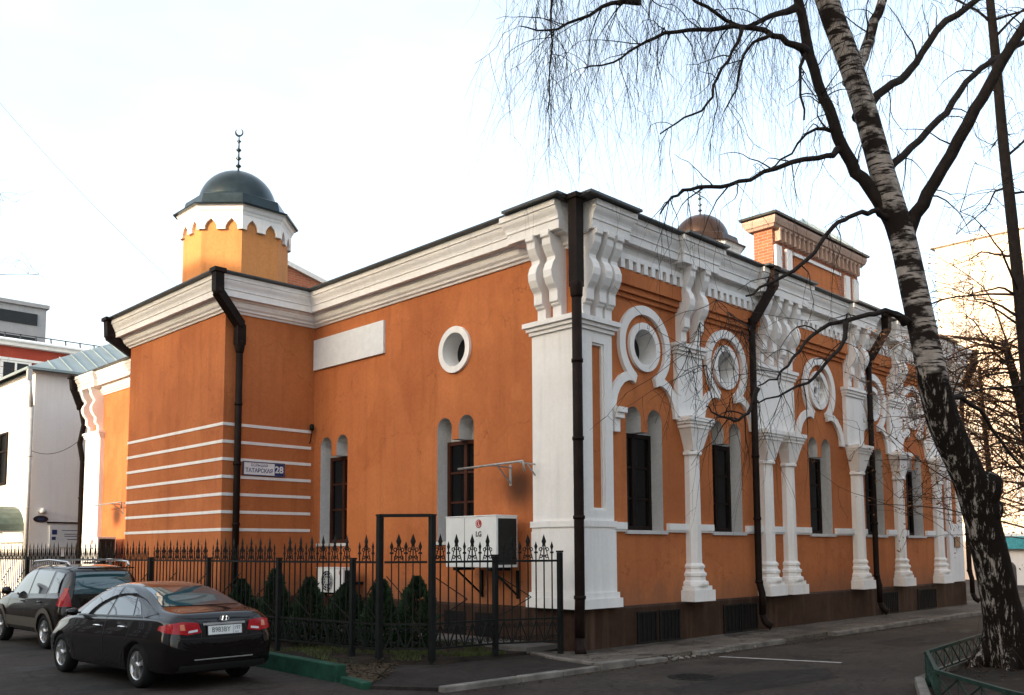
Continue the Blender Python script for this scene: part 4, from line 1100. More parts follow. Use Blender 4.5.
def sedan(loc, rz, label, paint='car_paint', num=('B983BY', '197')):
    L, W = 4.505, .8875
    c = empty('parked_car', loc, rz, label, 'car', 'cars parked along the street')
    #      s     zb   zt    zbelt  w    wb    wt
    tab = [(.02, .36, .66, .60, .60, .56, .40), (.05, .28, .93, .80, .76, .70, .55), (.11, .24, 1.055, .92, .82, .755, .62), (.20, .22, 1.085, .96, .855, .79, .66), (.42, .21, 1.10, .985, .878, .815, .70),
           (.72, .20, 1.145, .985, .886, .825, .71), (1.02, .19, 1.285, .98, .888, .83, .655), (1.40, .18, 1.425, .97, .888, .832, .59), (1.85, .18, 1.482, .955, .888, .835, .575), (2.25, .18, 1.478, .94, .888, .835, .58),
           (2.65, .18, 1.41, .93, .888, .835, .60), (3.02, .18, 1.245, .92, .886, .83, .65), (3.36, .18, 1.045, .905, .88, .82, .70), (3.75, .19, .945, .86, .865, .79, .66), (4.10, .20, .86, .78, .83, .74, .58), (4.36, .22, .74, .66, .74, .65, .48), (4.49, .30, .56, .50, .56, .50, .34)]
    ax = (.955, 3.605); cut, tree = car_shell(tab, ax, .352, W)
    body = shell_part(cut, 'body', paint, c)
    for y in ax:
        for sx in (-1, 1): wheel(sx*.758, y, .315, c, sx)
    # glass
    for vw in 'LR':
        m = MB(); patch(m, tree, [(2.04, .985), (3.06, .965), (2.98, 1.05), (2.60, 1.285), (2.28, 1.385), (2.04, 1.395)], vw, .005, .06); m.build('side_window', 'car_glass', c)
        m = MB(); patch(m, tree, [(1.20, 1.01), (1.97, .988), (1.97, 1.395), (1.72, 1.385), (1.46, 1.315)], vw, .005, .06); m.build('side_window', 'car_glass', c)
        m = MB(); patch(m, tree, [(.97, 1.03), (1.155, 1.013), (1.36, 1.25), (1.20, 1.18)], vw, .005, .05); m.build('side_window', 'car_glass', c)
        m = MB(); patch(m, tree, [(.90, 1.005), (3.1, .95), (3.1, .935), (.90, .988)], vw, .006, .08); m.build('belt_trim', 'black_plastic', c)
        m = MB()
        seam(m, tree, [(2.005, .98), (2.0, .5), (2.02, .28)], vw); seam(m, tree, [(3.12, .93), (3.14, .6), (3.05, .28)], vw); seam(m, tree, [(1.12, 1.0), (1.22, .72), (1.40, .45), (1.42, .28)], vw)
        seam(m, tree, [(1.42, .285), (3.05, .285)], vw); m.build('door_seam', 'ink_black', c)
        for y, z in ((1.42, .845), (2.25, .825)):
            m = MB(); sgn = -1 if vw == 'L' else 1
            h, nn, _, _ = tree.ray_cast(V((sgn*3, y, z)), V((-sgn, 0, 0))); 
            m.tube([(h.x, y-.10, z), (h.x+sgn*.03, y-.07, z+.004), (h.x+sgn*.035, y+.05, z+.002), (h.x, y+.09, z)], [.010, .015, .015, .010], 8)
            m.build('door_handle', 'chrome' if paint == 'car_paint' else paint, c)
        m = MB(); sgn = -1 if vw == 'L' else 1
        m.lathe([(.005, -.10), (.05, -.09), (.072, 0), (.066, .06), (.02, .085)], (0, 0, 0), 14, 0, True, axis='x')
        m.v = [(sgn*.94+x, 2.98+y*.62, 1.0+z*.85) for x, y, z in m.v]; m.bar((sgn*.82, 2.98, .985), (sgn*.90, 2.98, .985), .05, .03); m.build('door_mirror', paint, c)
    m = MB(); patch(m, tree, [(-.60, 1.145), (.60, 1.145), (.50, 1.395), (-.50, 1.395)], 'B', .005, .07); m.build('rear_window', 'car_glass_rear', c)
    m = MB(); patch(m, tree, [(-.66, 1.06), (.66, 1.06), (.54, 1.40), (-.54, 1.40)], 'F', .005, .07); m.build('windscreen', 'car_glass_rear', c)
    # tail
    for s_ in (1, -1):
        P = [(.36, .80), (.56, .775), (.76, .80), (.80, .86), (.79, .925), (.62, .955), (.40, .935)]
        if s_ < 0: P = mirror(P)
        m = MB(); patch(m, tree, P, 'B', .012, .04); 
        o = m.build('tail_light', 'lamp_red', c)
        q = MB(); Q = [(.595, .84), (.665, .84), (.66, .915), (.605, .92)]; patch(q, tree, Q if s_ > 0 else mirror(Q), 'B', .017, .04); q.build('indicator', 'lamp_amber', o)
        q = MB(); Q = [(.42, .815), (.56, .80), (.55, .83), (.42, .845)]; patch(q, tree, Q if s_ > 0 else mirror(Q), 'B', .017, .04); q.build('reversing_lamp', 'lamp_clear', o)
        q = MB(); vw = 'R' if s_ > 0 else 'L'; patch(q, tree, [(.10, .80), (.36, .845), (.34, .90), (.12, .93)], vw, .010, .04); q.build('side_lens', 'lamp_red', o)
    m = MB(); patch(m, tree, [(-.33, .895), (.33, .895), (.33, .925), (-.33, .925)], 'B', .016, .05); m.build('chrome_strip', 'chrome', c)
    oval_badge(c, 0, .055, .985)
    h, nn, _, _ = tree.ray_cast(V((0, -3, .83)), V((0, 1, 0)))
    plate(c, 0, h.y-.012, .825, *num)
    m = MB(); seam(m, tree, [(-.70, .73), (-.3, .715), (.3, .715), (.70, .73)], 'B'); seam(m, tree, [(-.36, .73), (-.345, .9), (-.40, .95), (-.60, 1.02)], 'B'); seam(m, tree, [(.36, .73), (.345, .9), (.40, .95), (.60, 1.02)], 'B'); m.build('boot_seam', 'ink_black', c)
    m = MB(); patch(m, tree, [(-.46, .42), (.46, .42), (.46, .435), (-.46, .435)], 'B', .006, .06); m.build('bumper_strip', 'steel_grey', c)
    m = MB(); patch(m, tree, [(-.70, .27), (.70, .27), (.66, .36), (-.66, .36)], 'B', .006, .06); m.build('bumper_valance', 'black_plastic', c)
    # nose
    for s_ in (1, -1):
        P = [(.38, .60), (.66, .64), (.70, .72), (.50, .70), (.38, .66)]
        m = MB(); patch(m, tree, P if s_ > 0 else mirror(P), 'F', .006, .05); m.build('headlight', 'lamp_clear', c)
    m = MB(); patch(m, tree, [(-.32, .56), (.32, .56), (.30, .66), (-.30, .66)], 'F', .006, .06); m.build('radiator_grille', 'black_plastic', c)
    return c
_c = sedan((-6.08, .90, 0), math.radians(2.8), 'black saloon car with red tail lights parked beside the green kerb, nearest of all')
_c.scale = (.93, .93, .93)

def offroader(loc, rz, label):
    paint = 'car_paint_brown'
    c = empty('parked_car', loc, rz, label, 'car', 'cars parked along the street')
    tab = [(.02, .42, .74, .66, .66, .60, .48), (.06, .34, 1.10, .92, .83, .76, .62), (.11, .30, 1.34, 1.02, .885, .82, .66), (.20, .28, 1.56, 1.04, .90, .835, .63), (.38, .27, 1.655, 1.04, .905, .845, .63), (.85, .26, 1.69, 1.035, .91, .85, .64),
           (1.55, .26, 1.70, 1.02, .91, .85, .645), (2.15, .26, 1.68, 1.0, .91, .85, .65), (2.55, .26, 1.60, .99, .91, .85, .655), (2.90, .26, 1.40, .985, .91, .85, .68), (3.20, .27, 1.145, .98, .905, .84, .72), (3.6, .28, 1.06, .95, .89, .82, .70), (3.98, .30, .99, .89, .86, .78, .66), (4.22, .33, .86, .78, .78, .70, .56), (4.31, .40, .66, .60, .60, .54, .42)]
    ax = (.83, 3.46); cut, tree = car_shell(tab, ax, .40, .91)
    shell_part(cut, 'body', paint, c)
    for y in ax:
        for sx in (-1, 1): wheel(sx*.79, y, .345, c, sx, 5, .22)
    for vw in 'LR':
        sgn = -1 if vw == 'L' else 1
        for P in ([(1.98, 1.07), (2.92, 1.05), (2.78, 1.25), (2.52, 1.46), (2.28, 1.535), (1.98, 1.555)], [(.98, 1.09), (1.90, 1.072), (1.90, 1.56), (.98, 1.55)], [(.34, 1.12), (.86, 1.10), (.86, 1.53), (.48, 1.50)]):
            m = MB(); patch(m, tree, P, vw, .005, .06); m.build('side_window', 'car_glass', c)
        m = MB()
        seam(m, tree, [(1.94, 1.06), (1.94, .5), (1.96, .42)], vw); seam(m, tree, [(3.0, 1.03), (3.02, .7), (2.95, .42)], vw); seam(m, tree, [(.93, 1.08), (1.02, .85), (1.25, .62), (1.28, .42)], vw)
        m.build('door_seam', 'ink_black', c)
        m = MB(); patch(m, tree, [(1.27, .40), (3.02, .40), (3.02, .60), (1.25, .60)], vw, .014, .07); m.build('side_cladding', 'car_cladding', c)
        for y in ax:      # flared arches
            m = MB(); k = 18; q = []
            for i in range(k+1):
                a = PI*i/k
                for r in (.402, .50):
                    h, nn, _, _ = tree.ray_cast(V((sgn*3, y+r*math.cos(a), .315+r*math.sin(a))), V((-sgn, 0, 0)))
                    q.append((sgn*((abs(h.x) if h else .86)+.022), y+r*math.cos(a), .315+r*math.sin(a)))
            m.add(q, [(2*i, 2*i+1, 2*i+3, 2*i+2) for i in range(k)], 0, True); m.build('arch_flare', 'car_cladding', c)
        for y, z in ((1.15, .93), (2.15, .92)):
            h, nn, _, _ = tree.ray_cast(V((sgn*3, y, z)), V((-sgn, 0, 0))); m = MB()
            m.tube([(h.x, y-.10, z), (h.x+sgn*.03, y-.07, z), (h.x+sgn*.035, y+.05, z), (h.x, y+.09, z)], [.010, .016, .016, .010], 8); m.build('door_handle', paint, c)
        m = MB(); m.lathe([(.005, -.10), (.06, -.09), (.085, 0), (.08, .06), (.02, .09)], (0, 0, 0), 14, 0, True, axis='x')
        m.v = [(sgn*.98+x, 2.82+y*.6, 1.12+z) for x, y, z in m.v]; m.bar((sgn*.84, 2.82, 1.09), (sgn*.93, 2.82, 1.09), .05, .03); m.build('door_mirror', paint, c)
        P = [(.66, .86), (.84, .86), (.84, 1.10), (.80, 1.22), (.73, 1.22), (.68, 1.02)]
        m = MB(); patch(m, tree, P if sgn > 0 else mirror(P), 'B', .010, .05); o = m.build('tail_light', 'lamp_red', c)
        q = MB(); patch(q, tree, [(.10, .86), (.24, .88), (.23, 1.08), (.19, 1.22), (.12, 1.22)], vw, .010, .05); q.build('side_lens', 'lamp_red', o)
        m = MB(); m.tube([(sgn*.60, .35, 1.66), (sgn*.61, .45, 1.735), (sgn*.62, 1.4, 1.775), (sgn*.63, 2.2, 1.745), (sgn*.64, 2.32, 1.66)], .022, 8)
        for y in (.45, 1.35, 2.2): m.bar((sgn*.615, y, 1.64), (sgn*.615, y, 1.74), .05, .03)
        m.build('roof_rail', 'alloy', c)
    for y in (.75, 1.75):
        m = MB(); m.bar((-.62, y, 1.775), (.62, y, 1.775), .05, .03); m.build('roof_bar', 'alloy', c)
    m = MB(); patch(m, tree, [(-.62, 1.10), (.62, 1.10), (.53, 1.53), (-.53, 1.53)], 'B', .006, .06); m.build('rear_window', 'car_glass_rear', c)
    m = MB(); patch(m, tree, [(-.66, 1.15), (.66, 1.15), (.56, 1.58), (-.56, 1.58)], 'F', .005, .07); m.build('windscreen', 'car_glass_rear', c)
    m = MB(); patch(m, tree, [(-.78, .44), (.78, .44), (.80, .66), (-.80, .66)], 'B', .014, .06); m.build('rear_bumper', 'car_cladding', c)
    m = MB(); m.box(-.55, .55, -.01, .10, 1.60, 1.625); m.build('spoiler', paint, c)
    h, nn, _, _ = tree.ray_cast(V((0, -3, .86)), V((0, 1, 0))); plate(c, 0, h.y-.012, .86, 'К416МО', '77') if False else None
    oval_badge(c, 0, .045, 1.03)
    return c
_c = offroader((-5.22, 7.25, 0), math.radians(1.5), 'dark brown off-roader with grey cladding and roof rails parked in front of the black saloon')
_c.scale = (.93, .93, .93)
# ================================================================== trees
def wander(p, d, L, n, rr, wob, grav=0., up=0.):
    pts = [V(p)]; d = V(d).normalized()
    for i in range(n):
        d = (d + V((rr.gauss(0, wob), rr.gauss(0, wob), rr.gauss(0, wob))) + V((0, 0, up-grav))).normalized()
        pts.append(pts[-1]+d*L/n)
    return pts
def taper(r0, r1, n): return [r0+(r1-r0)*(i/n)**.8 for i in range(n+1)]
def smooth_path(pts, k=3):
    """Catmull-Rom through the given points (x,y,z,r)"""
    P = [V((*p[0], )) for p in pts]; R = [p[1] for p in pts]; out = []; ro = []
    for i in range(len(P)-1):
        p0, p1, p2, p3 = P[max(i-1, 0)], P[i], P[i+1], P[min(i+2, len(P)-1)]
        for j in range(k):
            t = j/k; out.append(.5*((2*p1)+(p2-p0)*t+(2*p0-5*p1+4*p2-p3)*t*t+(3*p1-p0-3*p2+p3)*t**3)); ro.append(R[i]+(R[i+1]-R[i])*t)
    out.append(P[-1]); ro.append(R[-1]); return out, ro
def limb(px, d0, d1=None):
    """px: list of (x, y, width) read off the view, standing d0..d1 metres away"""
    d1 = d0 if d1 is None else d1; n = len(px)-1
    return smooth_path([(at(x, y, d0+(d1-d0)*i/n), w/2*(d0+(d1-d0)*i/n)/FPX) for i, (x, y, w) in enumerate(px)])
def hang(mb, p, L, r, rr, k=3):
    """weeping birch twig with short side shoots"""
    n = max(4, int(L/.16)); pts = wander(p, (rr.gauss(0, .35), rr.gauss(0, .35), -1), L, n, rr, .10, .10)
    mb.tube(pts, [r*(1-.75*i/n) for i in range(n+1)], 3, 0, False, False)
    for i in range(1, n, 2):
        if rr.random() < .55:
            q = wander(pts[i], (rr.gauss(0, .7), rr.gauss(0, .7), -.75), rr.uniform(.10, .42), 3, rr, .16, .18)
            mb.tube(q, [r*.55, r*.45, r*.35, r*.25], 3, 0, False, False)
def sprout(mb, path, rad, rr, n, L, drop=.16, hangs=2, t0=.15, hl=(.4, 1.4)):
    """side branches growing from a limb, arching over and letting twigs down"""
    k = len(path)-1
    for i in range(n):
        t = (t0+(1-t0)*rr.random())*k; a = min(int(t), k-1); f = t-a
        p = path[a].lerp(path[a+1], f); r = (rad[a]+(rad[a+1]-rad[a])*f)
        d = (path[a+1]-path[a]).normalized()
        side = d.cross(V((rr.gauss(0, 1), rr.gauss(0, 1), rr.gauss(0, 1)))).normalized()
        dd = (d*.5+side*.9).normalized(); l = L*rr.uniform(.4, 1.1); m_ = 7
        q = wander(p, dd, l, m_, rr, .20, drop)
        r1 = min(r*.55, .012*l+.003)
        mb.tube(q, taper(r1, .0028, m_), 4 if r1 > .008 else 3, 0, False, False)
        for h in range(hangs):
            j = rr.randint(2, m_); hang(mb, q[j], rr.uniform(*hl), .0033, rr)
rr = random.Random(21)
birch = empty('birch_tree', tuple(at(1010, 668, 13.2).to_2d())+(0,), 0, 'leaning birch with white and black bark and weeping twigs inside the low fence', 'tree')
bo = birch.location.copy()
def off(pts): return [p-bo for p in pts]
m = MB()
tp, tr = limb([(1020, 690, 68), (1013, 660, 48), (1000, 600, 35), (987, 540, 33), (970, 480, 32), (943, 420, 31), (927, 350, 27), (914, 290, 26), (903, 240, 25), (890, 200, 25), (876, 150, 23), (862, 100, 22), (847, 55, 22), (832, 15, 22), (815, -40, 22), (795, -120, 18), (770, -220, 13), (740, -320, 8)], 13.2, 12.2)
m.tube(off(tp), tr, 18, 0, True, True)
# burl on the leaning side and root flare
def knob(px, py, r, dz=0):
    c = at(px, py, 12.9)-bo
    q = bmesh.new(); bmesh.ops.create_icosphere(q, subdivisions=3, radius=r)
    for v in q.verts: v.co = V((v.co.x*.9, v.co.y*.9, v.co.z*1.25))*(1+.12*math.sin(v.co.x*14)+.1*math.sin(v.co.z*17)); 
    m.add([v.co+c for v in q.verts], [[v.index for v in f.verts] for f in q.faces], 0, True); q.free()
knob(986, 490, .215); knob(991, 512, .16); knob(936, 392, .13)
for a in range(6):
    t = a*1.05+.3; d = V((math.cos(t), math.sin(t), 0)); b0 = V((0, 0, 0))
    m.tube([b0+d*.18+V((0, 0, .75)), b0+d*.33+V((0, 0, .30)), b0+d*.60+V((0, 0, .03)), b0+d*.85+V((0, 0, -.08))], [.13, .13, .09, .04], 8)
m.build('trunk', 'birch_bark', birch)
LIMBS = [   # pixel outlines of the main limbs, depth from, to, bark
    ([(906, 236, 13), (922, 204, 13), (942, 170, 12), (968, 125, 12), (992, 80, 11), (1024, 25, 10), (1070, -50, 10), (1120, -140, 6)], 12.76, 11.6, 'twig_dark'),
    ([(896, 226, 14), (868, 186, 12), (850, 163, 12), (832, 122, 11), (818, 85, 10), (806, 40, 10), (799, 0, 9), (786, -70, 7), (760, -160, 4)], 12.76, 12.0, 'twig_dark'),
    ([(850, 84, 12), (862, 56, 11), (872, 30, 10), (882, 0, 9), (897, -60, 7), (905, -130, 4)], 12.55, 12.9, 'birch_bark'),
    ([(858, 118, 10), (872, 102, 9), (890, 84, 8), (906, 77, 8), (922, 52, 7), (946, 22, 7), (978, 0, 6), (1010, -30, 4)], 12.62, 13.4, 'twig_dark'),
    ([(876, 182, 10), (893, 163, 8), (920, 140, 7), (946, 112, 7), (968, 82, 6), (990, 63, 6), (1024, 43, 5), (1060, 20, 3)], 12.72, 14.0, 'twig_dark'),
    ([(841, 148, 7), (826, 156, 5), (792, 163, 5), (750, 178, 4), (720, 187, 4), (690, 189, 3.5), (672, 198, 2.5), (660, 214, 1.6)], 12.55, 11.2, 'twig_dark'),
    ([(842, 135, 5), (816, 128, 3), (790, 152, 2.2), (768, 170, 1.6)], 12.5, 12.6, 'twig_dark'),
    ([(806, 52, 8), (788, 42, 6), (764, 31, 5.5), (732, 27, 5), (700, 30, 4), (664, 34, 3.6), (640, 46, 2.6), (612, 62, 2), (584, 68, 1.3)], 12.1, 11.0, 'twig_dark'),
    ([(795, 8, 6), (770, 18, 5), (745, 26, 4), (716, 14, 3.5), (690, -5, 3)], 12.1, 11.4, 'twig_dark'),
    ([(742, 26, 4), (734, 52, 3), (716, 78, 3), (708, 104, 2.4), (684, 118, 2), (660, 134, 1.4)], 11.6, 11.2, 'twig_dark'),
    ([(770, 34, 4), (752, 44, 3), (740, 66, 2.6), (735, 90, 2), (724, 112, 1.2)], 11.8, 11.6, 'twig_dark'),
    ([(892, 222, 8), (880, 213, 6), (868, 212, 5), (850, 216, 4.5), (832, 228, 4.5), (814, 252, 4), (792, 270, 4), (770, 282, 3), (746, 296, 2)], 12.7, 11.6, 'twig_dark'),
    ([(906, 322, 8), (890, 312, 6), (868, 316, 5), (840, 322, 4.5), (812, 336, 3.5), (794, 358, 3), (776, 378, 2), (758, 386, 1.3)], 12.8, 11.4, 'twig_dark'),
    ([(846, 322, 5), (842, 345, 4), (826, 362, 3.4), (806, 384, 3), (778, 394, 2), (752, 402, 1.4)], 12.0, 11.3, 'twig_dark'),
    ([(758, 388, 4), (748, 414, 3.4), (734, 420, 3), (716, 414, 2), (706, 406, 1.3)], 11.4, 11.0, 'twig_dark'),
    ([(640, 2, 5), (612, 4, 4), (578, 20, 3), (548, 30, 2), (520, 26, 1)], 11.2, 10.6, 'twig_dark'),
    ([(820, -60, 12), (760, -90, 9), (690, -60, 7), (640, -20, 5), (618, 4, 4)], 12.0, 11.0, 'twig_dark'),
    ([(800, -110, 10), (720, -150, 8), (640, -140, 6), (570, -90, 4), (540, -50, 3)], 12.0, 10.4, 'twig_dark'),
    ([(806, 48, 4), (800, 80, 3), (804, 120, 2)], 12.1, 12.0, 'twig_dark'),
    ([(560, -80, 4), (556, -30, 3), (553, 10, 2.2), (551, 60, 1.6), (548, 110, 1.1)], 10.5, 10.5, 'twig_dark'),
    ([(935, 400, 6), (960, 398, 5), (978, 410, 4), (1000, 440, 3), (1024, 470, 2)], 13.0, 14.0, 'twig_dark'),
]
paths = []
for px, d0, d1, bk in LIMBS:
    p, r = limb(px, d0, d1); r = [q*(1+.40*math.exp(-i*.9)) for i, q in enumerate(r)]; paths.append((p, r))
    # a little natural crookedness
    p2 = [q+V((rr.gauss(0, .012), rr.gauss(0, .012), rr.gauss(0, .014))) if 0 < i < len(p)-1 else q for i, q in enumerate(p)]
    m = MB(); m.tube(off(p2), r, 10 if r[0] > .05 else 6, 0, True, True); m.build('limb', bk, birch)
m = MB()
CNT = [14, 16, 8, 12, 12, 16, 6, 22, 12, 8, 6, 8, 10, 8, 5, 16, 16, 18, 4, 10, 4]
for (p, r), c in zip(paths, CNT):
    sprout(m, off(p), r, rr, c, .9, .15, 2, .12)
# the curtain of weeping twigs hanging into the view from the crown above
for i in (7, 15, 16, 17, 8):
    p = off(paths[i][0])
    for k in range(60):
        t = rr.random()*(len(p)-1); a = min(int(t), len(p)-2); q = p[a].lerp(p[a+1], t-a)+V((rr.gauss(0, .35), rr.gauss(0, .35), rr.uniform(-.05, .25)))
        hang(m, q, rr.uniform(.7, 2.5), .0030, rr)
p = off(paths[19][0])
for k in range(46): hang(m, p[rr.randrange(len(p))]+V((rr.gauss(0, .06), rr.gauss(0, .06), 0)), rr.uniform(.4, 1.3), .0036, rr)
# fine outer twigs of the crown, hanging from boughs above the view
for k in range(420):
    x = rr.uniform(520, 1030); y = rr.uniform(-150, 30) if x < 900 else rr.uniform(-150, 60); b = at(x, y, rr.uniform(10.6, 13.4))-bo
    hang(m, b, rr.uniform(.8, 2.7)*(1.0 if rr.random() < .75 else 1.35), .0024, rr)
for k in range(26):
    b = at(rr.uniform(560, 1000), rr.uniform(-150, -60), rr.uniform(11, 13))-bo
    q = wander(b, (rr.gauss(0, 1), rr.gauss(0, 1), .1), 1.8, 8, rr, .15, .04); m.tube(q, taper(.012, .004, 8), 4, 0, False, False)
# the low spray of twigs in front of the second pier
src = [(716, 300), (728, 312), (700, 322), (742, 330), (690, 350), (722, 345), (706, 365)]
for (x, y) in src:
    b = at(x, y, 11.4)-bo
    for k in range(6):
        q = wander(b, (rr.gauss(-.35, .3), rr.gauss(-.2, .3), rr.gauss(-.55, .35)), rr.uniform(.7, 1.6), 8, rr, .16, .07)
        m.tube(q, [.0052*(1-.6*i/8) for i in range(9)], 3, 0, False, False)
        for h in range(3): 
            z = wander(q[rr.randint(2, 7)], (rr.gauss(-.2, .6), rr.gauss(0, .6), rr.gauss(-.5, .4)), rr.uniform(.2, .5), 4, rr, .2, .08); m.tube(z, [.003, .0028, .0025, .002, .0016], 3, 0, False, False)
m.build('crown', 'twig_dark', birch, recalc=False)

def bare_tree(name, px, d0, d1, label, seed, nb, bl, leaves=0, trunk_mat='twig_dark', cat='tree', twig='twig_brown', up=.0, lift=0., group=None, sub=8):
    r_ = random.Random(seed); p, r = limb(px, d0, d1); base = V((p[0].x, p[0].y, 0))
    t = empty(name, tuple(base), 0, label, cat, group); pp = [q-base for q in p]
    m = MB(); m.tube(pp, r, 10, 0, True, True); m.build('trunk', trunk_mat, t)
    m = MB(); lf = MB(); k = len(pp)-1
    for i in range(nb):
        tt = (.22+.78*r_.random())*k; a = min(int(tt), k-1); q = pp[a].lerp(pp[a+1], tt-a); ra = r[a]
        ang = r_.uniform(0, 2*PI); L = bl*r_.uniform(.5, 1.2)*(1.15-.6*tt/k)
        b = wander(q, (math.cos(ang), math.sin(ang), r_.uniform(.1, .9)), L, 9, r_, .13, .05-up)
        r0 = min(ra*.5, .028); m.tube(b, taper(r0, .006, 9), 5, 0, False, False)
        for j in range(sub):
            c = wander(b[r_.randint(2, 9)], (r_.gauss(0, 1), r_.gauss(0, 1), r_.gauss(.1, .6)), L*r_.uniform(.2, .5), 5, r_, .22, .05)
            m.tube(c, taper(.009, .004, 5), 3, 0, False, False)
            for h in range(2):
                e = wander(c[r_.randint(1, 5)], (r_.gauss(0, 1), r_.gauss(0, 1), r_.gauss(0, .7)), L*r_.uniform(.1, .25), 3, r_, .25, .04); m.tube(e, [.005, .0045, .004, .003], 3, 0, False, False)
                for l in range(leaves):
                    w = e[r_.randint(1, 3)]+V((r_.gauss(0, .06), r_.gauss(0, .06), r_.gauss(0, .06))); s_ = r_.uniform(.022, .055)
                    u = V((r_.gauss(0, 1), r_.gauss(0, 1), r_.gauss(0, 1))).normalized(); v = u.orthogonal().normalized()
                    lf.add([w-u*s_, w+v*s_*.5, w+u*s_, w-v*s_*.5], [(0, 1, 2, 3)])
    m.build('crown', twig, t, recalc=False)
    if leaves: lf.build('leaves', 'dry_leaf', t, recalc=False)
    return t
bare_tree('bare_tree', [(1040, 640, 18), (1036, 520, 15), (1029, 400, 13), (1022, 320, 12), (1013, 230, 11), (1003, 140, 10), (996, 60, 9), (990, 0, 8), (982, -90, 6), (975, -180, 3)], 17, 16.5, 'slender dark bare tree standing right behind the leaning birch', 5, 26, 2.4, 0, 'twig_dark', twig='twig_dark')
bare_tree('leafy_shrub_tree', [(1052, 606, 20), (1046, 540, 16), (1034, 470, 13), (1020, 400, 10), (1004, 340, 6)], 21, 20, 'tangled small tree with withered brown leaves beyond the birch trunk', 9, 72, 4.3, 4, group=None, sub=11)
bare_tree('leafy_shrub_tree', [(1000, 592, 9), (996, 540, 8), (990, 480, 6), (984, 420, 4), (980, 370, 2)], 34, 34, 'farther withered tree whose brown twigs fill the gap at the street end', 10, 50, 4.4, 3, sub=10)
bare_tree('bare_tree', [(-90, 600, 20), (-82, 450, 16), (-70, 330, 13), (-60, 240, 9), (-50, 150, 5)], 40, 40, 'faint bare tree reaching in over the pale building roof', 15, 24, 5.5, 0, 'twig_dark', twig='twig_dark')

# ================================================================== low green fence and bed round the birch
zf = .45
pts = [(8.2, -4.95), (3.6, -5.38), (.34, -5.74), (-1.55, -6.58), (-2.55, -7.60), (-3.6, -9.0)]
sheet('tree_bed', [(8.3, -5.0), (3.6, -5.43), (.36, -5.80), (-1.50, -6.64), (-2.50, -7.66), (-3.5, -9.1), (8.3, -9.1)], .11, 'soil', -.05)
kerb('kerb', [(8.3, -4.84), (3.6, -5.27), (.32, -5.64), (-1.62, -6.50), (-2.66, -7.54), (-3.7, -9.0)], .12, -.1, .13, 'kerb_stone', jit=.01)
lf = empty('low_fence', (0, 0, 0), 0, 'knee-high green metal fence with crossed wire panels around the birch bed', 'fence')
for p in pts: post((p[0], p[1]), lf, .0, zf-.03, .05, 'fence_green')
for a, b in zip(pts, pts[1:]):
    m = MB(); m.bar((*a, zf), (*b, zf), .045, .04); m.bar((*a, .17), (*b, .17), .02, .02); m.build('rail', 'fence_green', lf)
    d = V((b[0]-a[0], b[1]-a[1])); n = max(2, round(d.length/.42)); m = MB()
    for i in range(n):
        p, q = V(a)+d*i/n, V(a)+d*(i+1)/n
        m.bar((p.x, p.y, .17), (q.x, q.y, zf-.02), .012, .014); m.bar((p.x+.004, p.y+.016, zf-.02), (q.x+.004, q.y+.016, .17), .012, .014)
        m.bar((q.x, q.y, .17), (q.x, q.y, zf-.02), .01, .01)
    m.build('lattice', 'iron_green', lf)
m = MB()
for k in range(26):      # dry stalks in the bed
    p = V((rr.uniform(1.0, 5.5), rr.uniform(-7.2, -5.6), .1)); q = wander(p, (rr.gauss(-.3, .5), rr.gauss(0, .4), 1), rr.uniform(.4, 1.3), 7, rr, .12, .10)
    m.tube(q, taper(.006, .002, 7), 3, 0, False, False)
tag(m.build('dry_stalks', 'twig_brown', recalc=False), kind='stuff')

